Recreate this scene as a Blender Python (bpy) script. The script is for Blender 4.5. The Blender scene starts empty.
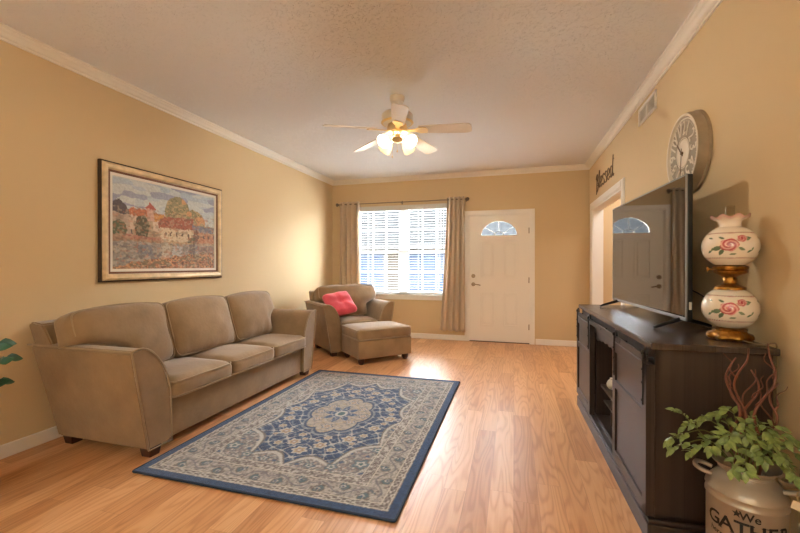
import bpy, bmesh, math, random
import numpy as np
from mathutils import Vector, Matrix, noise as mnoise
random.seed(7); rng = np.random.default_rng(7)
PI = math.pi
scene = bpy.context.scene
COL = scene.collection

# ------------------------------------------------------------------ camera
LW, RW, BW, CH = -3.139, 1.088, 6.44, 2.743      # left wall, right wall, back wall, ceiling height
REAR = -3.0
cd = bpy.data.cameras.new('camera'); cam = bpy.data.objects.new('camera', cd); COL.objects.link(cam)
cd.sensor_width = 36; cd.lens = 391.53 / 800 * 36; cd.clip_start = .05; cd.clip_end = 200
cam.location = (0, 0, 1.234); cam.rotation_euler = (PI/2 - .0031, 0, .2828)
scene.camera = cam
# ------------------------------------------------------------------ world, lights, exposure
W = bpy.data.worlds.new('sky'); scene.world = W; W.use_nodes = True
nt = W.node_tree; bg = nt.nodes['Background']
tc = nt.nodes.new('ShaderNodeTexCoord'); sx = nt.nodes.new('ShaderNodeSeparateXYZ')
rp = nt.nodes.new('ShaderNodeValToRGB')
nt.links.new(tc.outputs['Generated'], sx.inputs[0]); nt.links.new(sx.outputs['Z'], rp.inputs[0])
rp.color_ramp.elements[0].color = (.91, .95, 1, 1); rp.color_ramp.elements[1].color = (.82, .91, 1, 1)
nt.links.new(rp.outputs[0], bg.inputs[0]); bg.inputs[1].default_value = 34.0

def area(name, loc, rot, sx_, sy_, power, col):
    l = bpy.data.lights.new(name, 'AREA'); l.shape = 'RECTANGLE'; l.size = sx_; l.size_y = sy_
    l.energy = power; l.color = col
    o = bpy.data.objects.new(name, l); COL.objects.link(o); o.location = loc; o.rotation_euler = rot
    return o
# added fill light behind the camera, tilted up at the ceiling; no window there
area('rear_ceiling_fill', (-1.0, REAR + .12, 1.35), (PI/2+.95, 0, PI), 2.6, 2.0, 185, (.70, .86, 1))
# ceiling light of the side hall
area('hall_ceiling_daylight', (1.9, 5.4, 2.6), (0, 0, 0), .9, 1.4, 13, (.97, .98, 1))
scene.view_settings.view_transform = 'Standard'; scene.view_settings.look = 'None'
scene.view_settings.gamma = 1; scene.view_settings.use_curve_mapping = False
scene.view_settings.exposure = 1.26
BULB = 1150
scene.cycles.max_bounces = 10; scene.cycles.diffuse_bounces = 6; scene.cycles.transparent_max_bounces = 24
scene.cycles.sample_clamp_indirect = 6; scene.cycles.caustics_reflective = False; scene.cycles.caustics_refractive = False

# ------------------------------------------------------------------ helpers
def lin(r, g, b):
    f = lambda c: (c/255/12.92) if c/255 <= .04045 else ((c/255+.055)/1.055)**2.4
    return (f(r), f(g), f(b), 1)

MATS = {}
def mat(name, col, rough=.5, metal=0, bump=0, bscale=50, var=0, vscale=8, spec=.5, sheen=0, emit=0, coat=0, ior=None, stretch=(1, 1, 1)):
    m = bpy.data.materials.new(name); m.use_nodes = True; n = m.node_tree; b = n.nodes['Principled BSDF']
    b.inputs['Base Color'].default_value = col; b.inputs['Roughness'].default_value = rough
    b.inputs['Metallic'].default_value = metal; b.inputs['Specular IOR Level'].default_value = spec
    b.inputs['Sheen Weight'].default_value = sheen; b.inputs['Coat Weight'].default_value = coat
    if ior: b.inputs['IOR'].default_value = ior
    if emit:
        b.inputs['Emission Color'].default_value = col; b.inputs['Emission Strength'].default_value = emit
    if bump or var:
        t = n.nodes.new('ShaderNodeTexCoord'); mp = n.nodes.new('ShaderNodeMapping'); mp.inputs['Scale'].default_value = stretch
        n.links.new(t.outputs['Object'], mp.inputs[0])
        if bump:
            no = n.nodes.new('ShaderNodeTexNoise'); no.inputs['Scale'].default_value = bscale; no.inputs['Detail'].default_value = 4
            n.links.new(mp.outputs[0], no.inputs['Vector'])
            bp = n.nodes.new('ShaderNodeBump'); bp.inputs['Strength'].default_value = bump; bp.inputs['Distance'].default_value = .01
            n.links.new(no.outputs['Fac'], bp.inputs['Height']); n.links.new(bp.outputs[0], b.inputs['Normal'])
        if var:
            no = n.nodes.new('ShaderNodeTexNoise'); no.inputs['Scale'].default_value = vscale; no.inputs['Detail'].default_value = 5
            n.links.new(mp.outputs[0], no.inputs['Vector'])
            r = n.nodes.new('ShaderNodeValToRGB'); n.links.new(no.outputs['Fac'], r.inputs[0])
            c = Vector(col[:3]); r.color_ramp.elements[0].position = .3; r.color_ramp.elements[1].position = .7
            r.color_ramp.elements[0].color = (*(c*(1-var)), 1); r.color_ramp.elements[1].color = (*(c*(1+var)), 1)
            n.links.new(r.outputs[0], b.inputs['Base Color'])
    MATS[name] = m
    return m

def vmat(name, rough=.6, sheen=0, bump=0, bscale=300, coat=0, spec=.5):
    m = mat(name, (1, 1, 1, 1), rough, bump=bump, bscale=bscale, sheen=sheen, coat=coat, spec=spec)
    n = m.node_tree; a = n.nodes.new('ShaderNodeAttribute'); a.attribute_name = 'col'
    n.links.new(a.outputs['Color'], n.nodes['Principled BSDF'].inputs['Base Color'])
    return m

def obj(name, bm, m, parent=None, smooth=None, loc=None):
    me = bpy.data.meshes.new(name); bm.to_mesh(me); bm.free()
    return objm(name, me, m, parent, smooth, loc)
def objm(name, me, m, parent=None, smooth=None, loc=None):
    o = bpy.data.objects.new(name, me); COL.objects.link(o)
    if m: me.materials.append(m)
    if smooth is not None:
        me.shade_smooth()
        if smooth: me.set_sharp_from_angle(angle=math.radians(smooth))
    if parent: o.parent = parent
    if loc: o.location = loc
    return o
def thing(name, label, cat, loc=(0, 0, 0), rz=0, group=None):
    o = bpy.data.objects.new(name, None); COL.objects.link(o); o.empty_display_size = .1
    o.location = loc; o.rotation_euler = (0, 0, rz)
    return tag(o, label, cat, group)
def tag(o, label, cat, group=None):
    o['label'] = label; o['category'] = cat
    if group: o['group'] = group
    return o
def struct(o): o['kind'] = 'structure'; return o

def box(bm, a, b, bev=0, seg=2):
    a, b = Vector(a), Vector(b)
    r = bmesh.ops.create_cube(bm, size=1, matrix=Matrix.Translation((a+b)/2) @ Matrix.Diagonal((*(b-a), 1)))
    if bev:
        es = list({e for v in r['verts'] for e in v.link_edges})
        bmesh.ops.bevel(bm, geom=es, offset=bev, segments=seg, affect='EDGES', profile=.5)
def B(*boxes, bev=0):
    bm = bmesh.new()
    for a, b in boxes: box(bm, a, b, bev)
    return bm
def lathe(bm, prof, n=32, c=(0, 0, 0), rfun=None):
    """prof: list of (r,z); revolve about z through c"""
    rings = []
    for k, (r, z) in enumerate(prof):
        if r < 1e-6: rings.append([bm.verts.new((c[0], c[1], c[2]+z))]); continue
        ring = []
        for i in range(n):
            a = 2*PI*i/n; rr = r * (rfun(a, k) if rfun else 1)
            ring.append(bm.verts.new((c[0]+rr*math.cos(a), c[1]+rr*math.sin(a), c[2]+z)))
        rings.append(ring)
    for A, Bq in zip(rings, rings[1:]):
        for i in range(n):
            j = (i+1) % n
            if len(A) == 1 and len(Bq) == 1: continue
            if len(A) == 1: bm.faces.new((A[0], Bq[j], Bq[i]))
            elif len(Bq) == 1: bm.faces.new((A[i], A[j], Bq[0]))
            else: bm.faces.new((A[i], A[j], Bq[j], Bq[i]))
    return bm
def smoothpath(pts, n=6, closed=False):
    P = [Vector(p) for p in pts]; out = []; N = len(P)
    rngk = range(N if closed else N-1)
    for i in rngk:
        g = lambda k: P[k % N] if closed else P[min(max(k, 0), N-1)]
        p0, p1, p2, p3 = g(i-1), g(i), g(i+1), g(i+2)
        for k in range(n):
            t = k/n
            out.append(.5*((2*p1)+(p2-p0)*t+(2*p0-5*p1+4*p2-p3)*t*t+(3*p1-p0-3*p2+p3)*t**3))
    if not closed: out.append(P[-1])
    return out
def tube(bm, pts, r, n=8, closed=False, taper=None):
    P = [Vector(p) for p in pts]; N = len(P); rings = []
    prev = None
    for i in range(N):
        if closed: t = P[(i+1) % N]-P[i-1]
        else: t = P[min(i+1, N-1)]-P[max(i-1, 0)]
        if t.length < 1e-9: t = Vector((0, 0, 1))
        t.normalize()
        if prev is None:
            u = t.orthogonal().normalized()
        else:
            u = prev - t*prev.dot(t)
            u = u.normalized() if u.length > 1e-6 else t.orthogonal().normalized()
        prev = u; v = t.cross(u)
        rr = r*(taper(i/(N-1)) if taper else 1)
        rings.append([bm.verts.new(P[i]+u*(rr*math.cos(2*PI*k/n))+v*(rr*math.sin(2*PI*k/n))) for k in range(n)])
    pairs = list(zip(rings, rings[1:]))
    if closed: pairs.append((rings[-1], rings[0]))
    for A, Bq in pairs:
        for k in range(n):
            j = (k+1) % n
            try: bm.faces.new((A[k], A[j], Bq[j], Bq[k]))
            except ValueError: pass
    if not closed:
        bm.faces.new(rings[0][::-1]); bm.faces.new(rings[-1])
    return bm
def prism(bm, poly, axis, a, b):
    """extrude 2-D polygon; axis 0: poly=(y,z), 1: poly=(x,z), 2: poly=(x,y)"""
    def P(q, t):
        return {0: (t, q[0], q[1]), 1: (q[0], t, q[1]), 2: (q[0], q[1], t)}[axis]
    A = [bm.verts.new(P(q, a)) for q in poly]; Bq = [bm.verts.new(P(q, b)) for q in poly]
    n = len(poly)
    fs = [bm.faces.new(A), bm.faces.new(Bq[::-1])]
    for i in range(n): fs.append(bm.faces.new((A[i], Bq[i], Bq[(i+1) % n], A[(i+1) % n])))
    bmesh.ops.recalc_face_normals(bm, faces=fs)
    return bm
def cyl(bm, p, q, r, n=16, r2=None):
    p, q = Vector(p), Vector(q); r2 = r if r2 is None else r2
    return tube(bm, [p, q], r, n, taper=(lambda t: 1+(r2/r-1)*t))
def cushion(hx, hy, hz, r=.04, crown=.03, side=.012, n=12, seed=0, wr=.006, wscale=5):
    """a soft stuffed pad centred on the origin (half sizes)"""
    bm = bmesh.new(); bmesh.ops.create_cube(bm, size=2)
    bmesh.ops.subdivide_edges(bm, edges=bm.edges[:], cuts=n, use_grid_fill=True)
    H = Vector((hx, hy, hz)); off = Vector((seed*3.1, seed*1.7, seed*.9))
    for v in bm.verts:
        u = v.co.copy()
        p = Vector((u.x*hx, u.y*hy, u.z*hz)); rr = min(r, hx*.98, hy*.98, hz*.98)
        inn = Vector([max(-(H[i]-rr), min(H[i]-rr, p[i])) for i in range(3)]); d = p-inn
        nrm = d.normalized() if d.length > 1e-7 else Vector()
        p = inn+nrm*rr if d.length > 1e-7 else p
        fx, fy, fz = (1-u.x**2), (1-u.y**2), (1-u.z**2)
        p.z += (1 if u.z > 0 else -1)*crown*max(0, fx)**.7*max(0, fy)**.7*abs(u.z)
        p.x += u.x*side*fy*fz; p.y += u.y*side*fx*fz
        w = mnoise.noise_vector(p*wscale+off)*wr
        v.co = p+w
    return bm
def rrect(hx, hy, r, n=5):
    out = []
    for cx, cy, a0 in ((hx-r, hy-r, 0), (-hx+r, hy-r, PI/2), (-hx+r, -hy+r, PI), (hx-r, -hy+r, 3*PI/2)):
        for k in range(n+1):
            a = a0+PI/2*k/n; out.append((cx+r*math.cos(a), cy+r*math.sin(a)))
    return out
def setcol(me, cols):
    a = me.color_attributes.new('col', 'FLOAT_COLOR', 'POINT')
    c = np.ones((len(me.vertices), 4), np.float32); c[:, :3] = cols
    a.data.foreach_set('color', c.ravel())
def srgb(r, g, b): return np.array(lin(r, g, b)[:3])
def gridmesh(name, X, Y, Z):
    ny, nx = X.shape; me = bpy.data.meshes.new(name)
    co = np.stack([X, Y, Z], -1).reshape(-1, 3)
    i = np.arange((ny-1)*(nx-1)); r, c = i//(nx-1), i % (nx-1); a = r*nx+c
    f = np.stack([a, a+1, a+nx+1, a+nx], -1)
    me.from_pydata(co.tolist(), [], f.tolist()); return me
def vnoise(x, y, seed=0):
    """smooth value noise, vectorised"""
    g = np.random.default_rng(seed).random((97, 97))
    xi, yi = np.floor(x).astype(int), np.floor(y).astype(int); fx, fy = x-xi, y-yi
    fx, fy = fx*fx*(3-2*fx), fy*fy*(3-2*fy); X0, Y0 = xi % 97, yi % 97; X1, Y1 = (xi+1) % 97, (yi+1) % 97
    return (g[Y0, X0]*(1-fx)+g[Y0, X1]*fx)*(1-fy)+(g[Y1, X0]*(1-fx)+g[Y1, X1]*fx)*fy

# ------------------------------------------------------------------ materials
M_wall = mat('wall_paint', lin(206, 181, 142), .75, bump=.05, bscale=180, spec=.25)
M_white = mat('white_trim', lin(232, 226, 216), .4, spec=.4)
M_door = mat('door_paint', lin(232, 224, 212), .45, bump=.03, bscale=120)
M_hallwall = mat('hall_wall_paint', lin(214, 180, 120), .8)
M_vinyl = mat('window_vinyl', lin(240, 240, 240), .35)
M_blind = mat('blind_slat', lin(206, 204, 200), .4)
M_sofa = mat('taupe_microfiber', lin(138, 112, 82), .85, bump=.2, bscale=40, var=.15, vscale=6, sheen=.3, spec=.2)
M_pipe = mat('taupe_piping', lin(154, 130, 100), .8, sheen=.3, spec=.2)
M_leg = mat('dark_wood_leg', lin(62, 32, 22), .4)
M_pink = mat('coral_fabric', lin(202, 70, 84), .85, bump=.15, bscale=60, var=.08, sheen=.3)
M_black = mat('black_metal', lin(24, 23, 23), .4, spec=.5)
M_blackplastic = mat('black_plastic', lin(22, 21, 21), .35)
M_silver = mat('silver_bezel', lin(150, 148, 145), .35, metal=.8)
M_brass = mat('antique_brass', lin(158, 112, 50), .34, metal=1, bump=.6, bscale=70, var=.5, vscale=40)
M_nickel = mat('satin_nickel', lin(150, 128, 104), .35, metal=1)
M_rod = mat('bronze_rod', lin(112, 96, 80), .4, metal=.6)
M_fanwhite = mat('fan_enamel', lin(225, 216, 202), .35)
M_blade = mat('fan_blade_wood', lin(226, 214, 196), .45, var=.05, vscale=14, stretch=(3, 30, 30))
M_gold = mat('polished_brass', lin(232, 204, 150), .35, metal=1)
M_clockrim = mat('weathered_grey_wood', lin(158, 140, 117), .6, bump=.2, bscale=60, var=.12, vscale=12)
M_clockface = mat('clock_backing', lin(160, 148, 130), .7, var=.06)
M_clocknum = mat('clock_cream', lin(224, 212, 194), .6)
M_sign = mat('dark_bronze_sign', lin(110, 90, 66), .5, metal=.3)
M_galv = mat('galvanized_steel', lin(166, 154, 138), .45, metal=.55, var=.13, vscale=9, bump=.05, bscale=30)
M_ink = mat('black_stencil', lin(22, 20, 19), .7)
M_tagpaper = mat('tag_paper', lin(214, 196, 168), .8)
M_twine = mat('twine', lin(176, 150, 112), .9)
M_ribbon = mat('burlap_ribbon', lin(140, 122, 98), .9, bump=.3, bscale=200)
M_twig = mat('willow_twig', lin(104, 58, 40), .55, var=.25, vscale=20)
M_stem = mat('green_stem', lin(96, 100, 52), .6)
M_leaf = mat('variegated_leaf', lin(120, 136, 74), .45, var=.5, vscale=38)
M_dleaf = mat('dark_green_leaf', lin(38, 82, 54), .35, var=.25, vscale=20)
M_ceramic = mat('white_ceramic', lin(220, 214, 205), .3)
M_terracotta = mat('clay_pot', lin(140, 92, 66), .8)
M_soil = mat('soil', lin(50, 38, 28), .95, bump=.6, bscale=80)
M_cord = mat('brown_cord', lin(120, 92, 52), .5)
M_bcord = mat('black_cord', lin(15, 15, 15), .5)
M_grille = mat('vent_louvre', lin(214, 206, 192), .6)
M_thresh = mat('dark_threshold', lin(70, 50, 38), .6)

def new(name):
    m = bpy.data.materials.new(name); m.use_nodes = True; return m, m.node_tree, m.node_tree.nodes['Principled BSDF']
def math_(n, op, a, b=None):
    x = n.nodes.new('ShaderNodeMath'); x.operation = op
    for i, v in enumerate((a, b)):
        if v is None: continue
        if isinstance(v, (int, float)): x.inputs[i].default_value = v
        else: n.links.new(v, x.inputs[i])
    return x.outputs[0]
# wood planks
def planks(name, cols, w, ln, rough, along='y', grain=.5, gap=.35, coat=0, rings=.28):
    m, n, b = new(name)
    t = n.nodes.new('ShaderNodeTexCoord'); s = n.nodes.new('ShaderNodeSeparateXYZ'); n.links.new(t.outputs['Object'], s.inputs[0])
    X, Y = (s.outputs['X'], s.outputs['Y']) if along == 'y' else (s.outputs['Y'], s.outputs['X'])
    row = math_(n, 'FLOOR', math_(n, 'DIVIDE', X, w))
    wn = n.nodes.new('ShaderNodeTexWhiteNoise'); wn.noise_dimensions = '1D'; n.links.new(row, wn.inputs['W'])
    ysh = math_(n, 'ADD', math_(n, 'DIVIDE', Y, ln), math_(n, 'MULTIPLY', wn.outputs['Value'], 7.3))
    colm = math_(n, 'FLOOR', ysh)
    wn2 = n.nodes.new('ShaderNodeTexWhiteNoise'); wn2.noise_dimensions = '2D'
    cx = n.nodes.new('ShaderNodeCombineXYZ'); n.links.new(row, cx.inputs[0]); n.links.new(colm, cx.inputs[1]); n.links.new(cx.outputs[0], wn2.inputs['Vector'])
    rnd = wn2.outputs['Value']
    # grain
    cg = n.nodes.new('ShaderNodeCombineXYZ')
    n.links.new(math_(n, 'MULTIPLY', X, 60), cg.inputs[0])
    n.links.new(math_(n, 'MULTIPLY', Y, 2.2), cg.inputs[1]); n.links.new(math_(n, 'MULTIPLY', rnd, 50), cg.inputs[2])
    no = n.nodes.new('ShaderNodeTexNoise'); no.inputs['Scale'].default_value = 1; no.inputs['Detail'].default_value = 6; no.inputs['Roughness'].default_value = .65
    n.links.new(cg.outputs[0], no.inputs['Vector'])
    # cathedral rings
    cw = n.nodes.new('ShaderNodeCombineXYZ')
    n.links.new(math_(n, 'MULTIPLY', X, 9), cw.inputs[0]); n.links.new(math_(n, 'MULTIPLY', Y, .9), cw.inputs[1]); n.links.new(math_(n, 'MULTIPLY', rnd, 30), cw.inputs[2])
    nw = n.nodes.new('ShaderNodeTexNoise'); nw.inputs['Scale'].default_value = 1; nw.inputs['Detail'].default_value = 1; n.links.new(cw.outputs[0], nw.inputs['Vector'])
    ring = math_(n, 'SINE', math_(n, 'MULTIPLY', nw.outputs['Fac'], 75))
    ring = math_(n, 'MULTIPLY', math_(n, 'POWER', math_(n, 'MULTIPLY', math_(n, 'ADD', ring, 1), .5), 3), rings)
    f = math_(n, 'ADD', math_(n, 'MULTIPLY', no.outputs['Fac'], grain), math_(n, 'MULTIPLY', rnd, 1-grain))
    f = math_(n, 'SUBTRACT', f, ring)
    rp = n.nodes.new('ShaderNodeValToRGB'); n.links.new(f, rp.inputs[0]); e = rp.color_ramp.elements
    e[0].position = .12; e[0].color = cols[0]; e[1].position = .78; e[1].color = cols[2]
    k = e.new(.45); k.color = cols[1]
    # seams
    fx = math_(n, 'FRACT', math_(n, 'DIVIDE', X, w)); fy = math_(n, 'FRACT', ysh)
    sea = math_(n, 'MAXIMUM', math_(n, 'LESS_THAN', fx, .0022/w), math_(n, 'LESS_THAN', fy, .002/ln))
    mx = n.nodes.new('ShaderNodeMix'); mx.data_type = 'RGBA'; mx.blend_type = 'MULTIPLY'
    n.links.new(math_(n, 'MULTIPLY', sea, gap), mx.inputs['Factor']); n.links.new(rp.outputs[0], mx.inputs['A']); mx.inputs['B'].default_value = (.25, .15, .1, 1)
    n.links.new(mx.outputs['Result'], b.inputs['Base Color']); b.inputs['Roughness'].default_value = rough
    b.inputs['Coat Weight'].default_value = coat; b.inputs['Coat Roughness'].default_value = .2
    bp = n.nodes.new('ShaderNodeBump'); bp.inputs['Strength'].default_value = .12; bp.inputs['Distance'].default_value = .002
    n.links.new(no.outputs['Fac'], bp.inputs['Height']); n.links.new(bp.outputs[0], b.inputs['Normal'])
    return m
M_floor = planks('oak_laminate', (lin(176, 122, 78), lin(203, 149, 102), lin(220, 170, 124)), .125, 1.22, .37, grain=.55, rings=.24)
M_stand = planks('espresso_wood', (lin(38, 28, 24), lin(48, 36, 31), lin(60, 47, 41)), .14, 2.5, .40, grain=.75, gap=.8, rings=.1)
M_standtop = planks('espresso_top', (lin(40, 30, 27), lin(56, 45, 41), lin(78, 66, 60)), .12, 2.5, .27, grain=.75, gap=.7, rings=.1)

# ceiling
m, n, b = new('ceiling_texture'); M_ceil = m
b.inputs['Base Color'].default_value = lin(230, 230, 230); b.inputs['Roughness'].default_value = .9
t = n.nodes.new('ShaderNodeTexCoord')
n1 = n.nodes.new('ShaderNodeTexNoise'); n1.inputs['Scale'].default_value = 60; n1.inputs['Detail'].default_value = 6; n1.inputs['Roughness'].default_value = .7
n.links.new(t.outputs['Object'], n1.inputs['Vector'])
r1 = n.nodes.new('ShaderNodeValToRGB'); r1.color_ramp.elements[0].position = .30; r1.color_ramp.elements[1].position = .46
n.links.new(n1.outputs['Fac'], r1.inputs[0])
bp = n.nodes.new('ShaderNodeBump'); bp.inputs['Strength'].default_value = .65; bp.inputs['Distance'].default_value = .007
n.links.new(r1.outputs[0], bp.inputs['Height']); n.links.new(bp.outputs[0], b.inputs['Normal'])

# glass
def glassmat(name, tint=(1, 1, 1, 1), refl=.4):
    m, n, b = new(name); n.nodes.remove(b); o = n.nodes['Material Output']
    tr = n.nodes.new('ShaderNodeBsdfTransparent'); tr.inputs[0].default_value = tint
    gl = n.nodes.new('ShaderNodeBsdfGlossy'); gl.inputs['Roughness'].default_value = .02
    mx = n.nodes.new('ShaderNodeMixShader'); fr = n.nodes.new('ShaderNodeLayerWeight'); fr.inputs[0].default_value = .3
    n.links.new(math_(n, 'MULTIPLY', math_(n, 'POWER', fr.outputs['Facing'], 2), refl), mx.inputs[0]); n.links.new(tr.outputs[0], mx.inputs[1]); n.links.new(gl.outputs[0], mx.inputs[2])
    n.links.new(mx.outputs[0], o.inputs[0]); return m
M_glass = glassmat('window_glass', (.97, .98, .98, 1))
M_clearglass = glassmat('clear_glass', (.93, .92, .90, 1), .9)
def translucent(name, col, rough=.4, tfac=.4):
    m, n, b = new(name); o = n.nodes['Material Output']
    b.inputs['Base Color'].default_value = col; b.inputs['Roughness'].default_value = rough
    tl = n.nodes.new('ShaderNodeBsdfTranslucent'); tl.inputs[0].default_value = col
    mx = n.nodes.new('ShaderNodeMixShader'); mx.inputs[0].default_value = tfac
    n.links.new(b.outputs[0], mx.inputs[1]); n.links.new(tl.outputs[0], mx.inputs[2]); n.links.new(mx.outputs[0], o.inputs[0])
    return m
M_frost = translucent('frosted_glass', lin(226, 219, 200), .3, .6)
M_curtain = translucent('satin_curtain', lin(204, 182, 154), .38, .15)
m = M_curtain.node_tree.nodes['Principled BSDF']; m.inputs['Sheen Weight'].default_value = .3
# TV screen
m, n, b = new('tv_screen'); M_screen = m
b.inputs['Base Color'].default_value = (.012, .012, .013, 1); b.inputs['Roughness'].default_value = .03; b.inputs['IOR'].default_value = 3.2
M_bulb = mat('lit_bulb', (1, .92, .80, 1), .3, emit=BULB)

# ------------------------------------------------------------------ room shell
T = .12
struct(obj('floor', B(((LW-T, REAR-T, -.06), (2.7, BW+.14, 0))), M_floor))
struct(obj('ceiling', B(((LW-T, REAR-T, CH), (2.7, BW+.14, CH+.08))), M_ceil))
struct(obj('wall_left', B(((LW-T, REAR, 0), (LW, BW, CH))), M_wall))
# back wall with window and door holes
WX0, WX1, WZ0, WZ1 = -2.70, -.965, .735, 2.25
DX0, DX1, DZ = -.705, .248, 2.05
bt = BW+.14
struct(obj('wall_back', B(((LW-T, BW, 0), (WX0, bt, CH)), ((WX0, BW, 0), (WX1, bt, WZ0)), ((WX0, BW, WZ1), (WX1, bt, CH)),
    ((WX1, BW, 0), (DX0, bt, CH)), ((DX0, BW, DZ), (DX1, bt, CH)), ((DX1, BW, 0), (2.7, bt, CH))), M_wall))
# right wall with the wide cased opening to the hall
OY0, OY1, OZ = 4.56, 6.20, 2.045
RB = RW+.127
struct(obj('wall_right', B(((RW, REAR, 0), (RB, OY0, CH)), ((RW, OY0, OZ), (RB, OY1, CH)), ((RW, OY1, 0), (RB, BW, CH))), M_wall))
# rear wall, behind the camera
struct(obj('wall_rear', B(((LW-T, REAR-T, 0), (RB, REAR, CH))), M_wall))
# hall beyond the opening
struct(obj('wall_hall', B(((2.58, 3.4, 0), (2.7, BW, CH)), ((RB, 3.3, 0), (2.7, 3.42, CH))), M_hallwall))
def base(name, boxes): struct(obj(name, B(*boxes, bev=.004), M_white))
BH, BT = .088, .014
base('baseboard_left', [((LW, REAR, 0), (LW+BT, BW, BH))])
base('baseboard_back', [((LW, BW-BT, 0), (-.77, BW, BH)), ((.325, BW-BT, 0), (RW, BW, BH))])
base('baseboard_right', [((RW-BT, REAR, 0), (RW, OY0-.09, BH)), ((RW-BT, OY1+.09, 0), (RW, BW, BH))])
base('baseboard_hall', [((2.566, 3.42, 0), (2.58, BW, BH))])
# crown moulding: profile (out, down)
prof = [(0, 0), (.074, 0), (.074, .012), (.064, .016), (.058, .028), (.046, .036), (.034, .05), (.026, .056), (.014, .06), (.012, .074), (0, .074)]
def crown(name, axis, sgn, wall, a, b):
    poly = [(wall+sgn*o, CH-d) for o, d in prof]
    bm = bmesh.new(); prism(bm, poly, axis, a, b); struct(obj(name, bm, M_white))
crown('trim_1', 1, 1, LW, REAR, BW); crown('trim_2', 0, -1, BW, LW, RW); crown('trim_3', 1, -1, RW, REAR, BW)
# casing of the front door
def casing(name, axis, wall, sgn, a0, a1, top, w=.066, t=.016):
    bm = bmesh.new()
    for (p, q, z0, z1) in ((a0-w, a0, 0, top+w), (a1, a1+w, 0, top+w), (a0, a1, top, top+w)):
        for k, (iw, it) in enumerate(((0, t*.75), (.012, t))):
            pp, qq = p+iw, q-iw
            zz0, zz1 = (z0 if z0 == 0 else z0+iw), z1-iw
            if axis == 1: box(bm, (pp, wall, zz0), (qq, wall+sgn*it, zz1), .002)
            else: box(bm, (wall, pp, zz0), (wall+sgn*it, qq, zz1), .002)
    return struct(obj(name, bm, M_white))
casing('trim_4', 1, BW, -1, DX0, DX1, DZ)
casing('trim_5', 0, RW, -1, OY0, OY1, OZ, w=.085, t=.02)
casing('trim_6', 0, RB, 1, OY0, OY1, OZ, w=.085, t=.02)
struct(obj('trim_7', B(((RW-.002, OY0, 0), (RB+.002, OY0+.018, OZ)), ((RW-.002, OY1-.018, 0), (RB+.002, OY1, OZ)), ((RW-.002, OY0, OZ-.018), (RB+.002, OY1, OZ))), M_white))
struct(obj('trim_8', B(((DX0, BW, 0), (DX0+.012, bt, DZ)), ((DX1-.012, BW, 0), (DX1, bt, DZ)), ((DX0, BW, DZ-.012), (DX1, bt, DZ))), M_white))
struct(obj('trim_9', B(((DX0, BW+.002, -.001), (DX1, bt, .008))), M_thresh))

# ------------------------------------------------------------------ front door
door = struct(thing('door_1', 'white six-panel front door with half-round fanlight beside the window', 'door', (0, BW+.02, 0))); del door['category']
SX0, SX1, SZ0, SZ1 = -.693, .236, .012, 2.036
FX, FZ, FR = -.2285, 1.705, .29     # fanlight centre and half-width
FH = .245
def fan_arc(r, n=24, a0=0, a1=PI, cx=FX, cz=FZ, asp=FH/FR): return [(cx+r*math.cos(a0+(a1-a0)*k/n), cz+r*asp*math.sin(a0+(a1-a0)*k/n)) for k in range(n+1)]
bm = bmesh.new()
th = .044
box(bm, (SX0, 0, SZ0), (SX1, th, FZ)); box(bm, (SX0, 0, FZ), (FX-FR, th, SZ1)); box(bm, (FX+FR, 0, FZ), (SX1, th, SZ1))
arc = fan_arc(FR)
for p, q in zip(arc, arc[1:]):
    prism(bm, [p, q, (q[0], SZ1), (p[0], SZ1)], 1, 0, th)
pan = [(-.52, -.30, 1.03, 1.62), (-.155, .065, 1.03, 1.62), (-.52, -.30, .26, .80), (-.155, .065, .26, .80)]
for x0, x1, z0, z1 in pan:
    for a_, b_ in (((x0, z0), (x0+.018, z1)), ((x1-.018, z0), (x1, z1)), ((x0, z0), (x1, z0+.018)), ((x0, z1-.018), (x1, z1))):
        box(bm, (a_[0], -.008, a_[1]), (b_[0], .005, b_[1]), .004)
    box(bm, (x0+.045, -.009, z0+.045), (x1-.045, .005, z1-.045), .006)
obj('door_panel', bm, M_door, door)
bm = bmesh.new()
for p, q in zip(fan_arc(FR+.03), fan_arc(FR+.03)[1:]): pass
o1, i1 = fan_arc(FR+.022), fan_arc(FR-.012)
for k in range(24): prism(bm, [o1[k], o1[k+1], i1[k+1], i1[k]], 1, -.008, .004)
box(bm, (FX-FR-.022, -.008, FZ-.022), (FX+FR+.022, .004, FZ+.008))
obj('fanlight_frame', bm, M_door, door)
bm = bmesh.new(); arc = fan_arc(FR-.005); prism(bm, arc, 1, .018, .024); obj('fanlight_glass', bm, M_glass, door)
bm = bmesh.new()
ia, ib = fan_arc(.085), fan_arc(.073)
for k in range(24): prism(bm, [ia[k], ia[k+1], ib[k+1], ib[k]], 1, .008, .018)
for a in (38, 90, 142):
    a = math.radians(a); c, s = math.cos(a), math.sin(a)*FH/FR
    p, q = Vector((FX+.08*c, .013, FZ+.08*s)), Vector((FX+(FR-.004)*c, .013, FZ+(FR-.004)*s)); tube(bm, [p, q], .0055, 6)
obj('fanlight_grille', bm, mat('fanlight_came', lin(150, 145, 138), .5), door)
bm = bmesh.new(); cyl(bm, (-.632, -.012, 1.06), (-.632, 0, 1.06), .032, 24); cyl(bm, (-.632, -.026, 1.06), (-.632, -.012, 1.06), .018, 20); box(bm, (-.637, -.038, 1.048), (-.627, -.026, 1.072), .002)
obj('deadbolt', bm, M_nickel, door, 40)
bm = bmesh.new(); cyl(bm, (-.632, -.012, .925), (-.632, 0, .925), .032, 24); cyl(bm, (-.632, -.05, .925), (-.632, -.012, .925), .011, 16)
tube(bm, smoothpath([(-.632, -.05, .925), (-.59, -.052, .926), (-.54, -.05, .918), (-.515, -.046, .912)]), .009, 8)
obj('door_handle', bm, M_nickel, door, 40)
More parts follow.
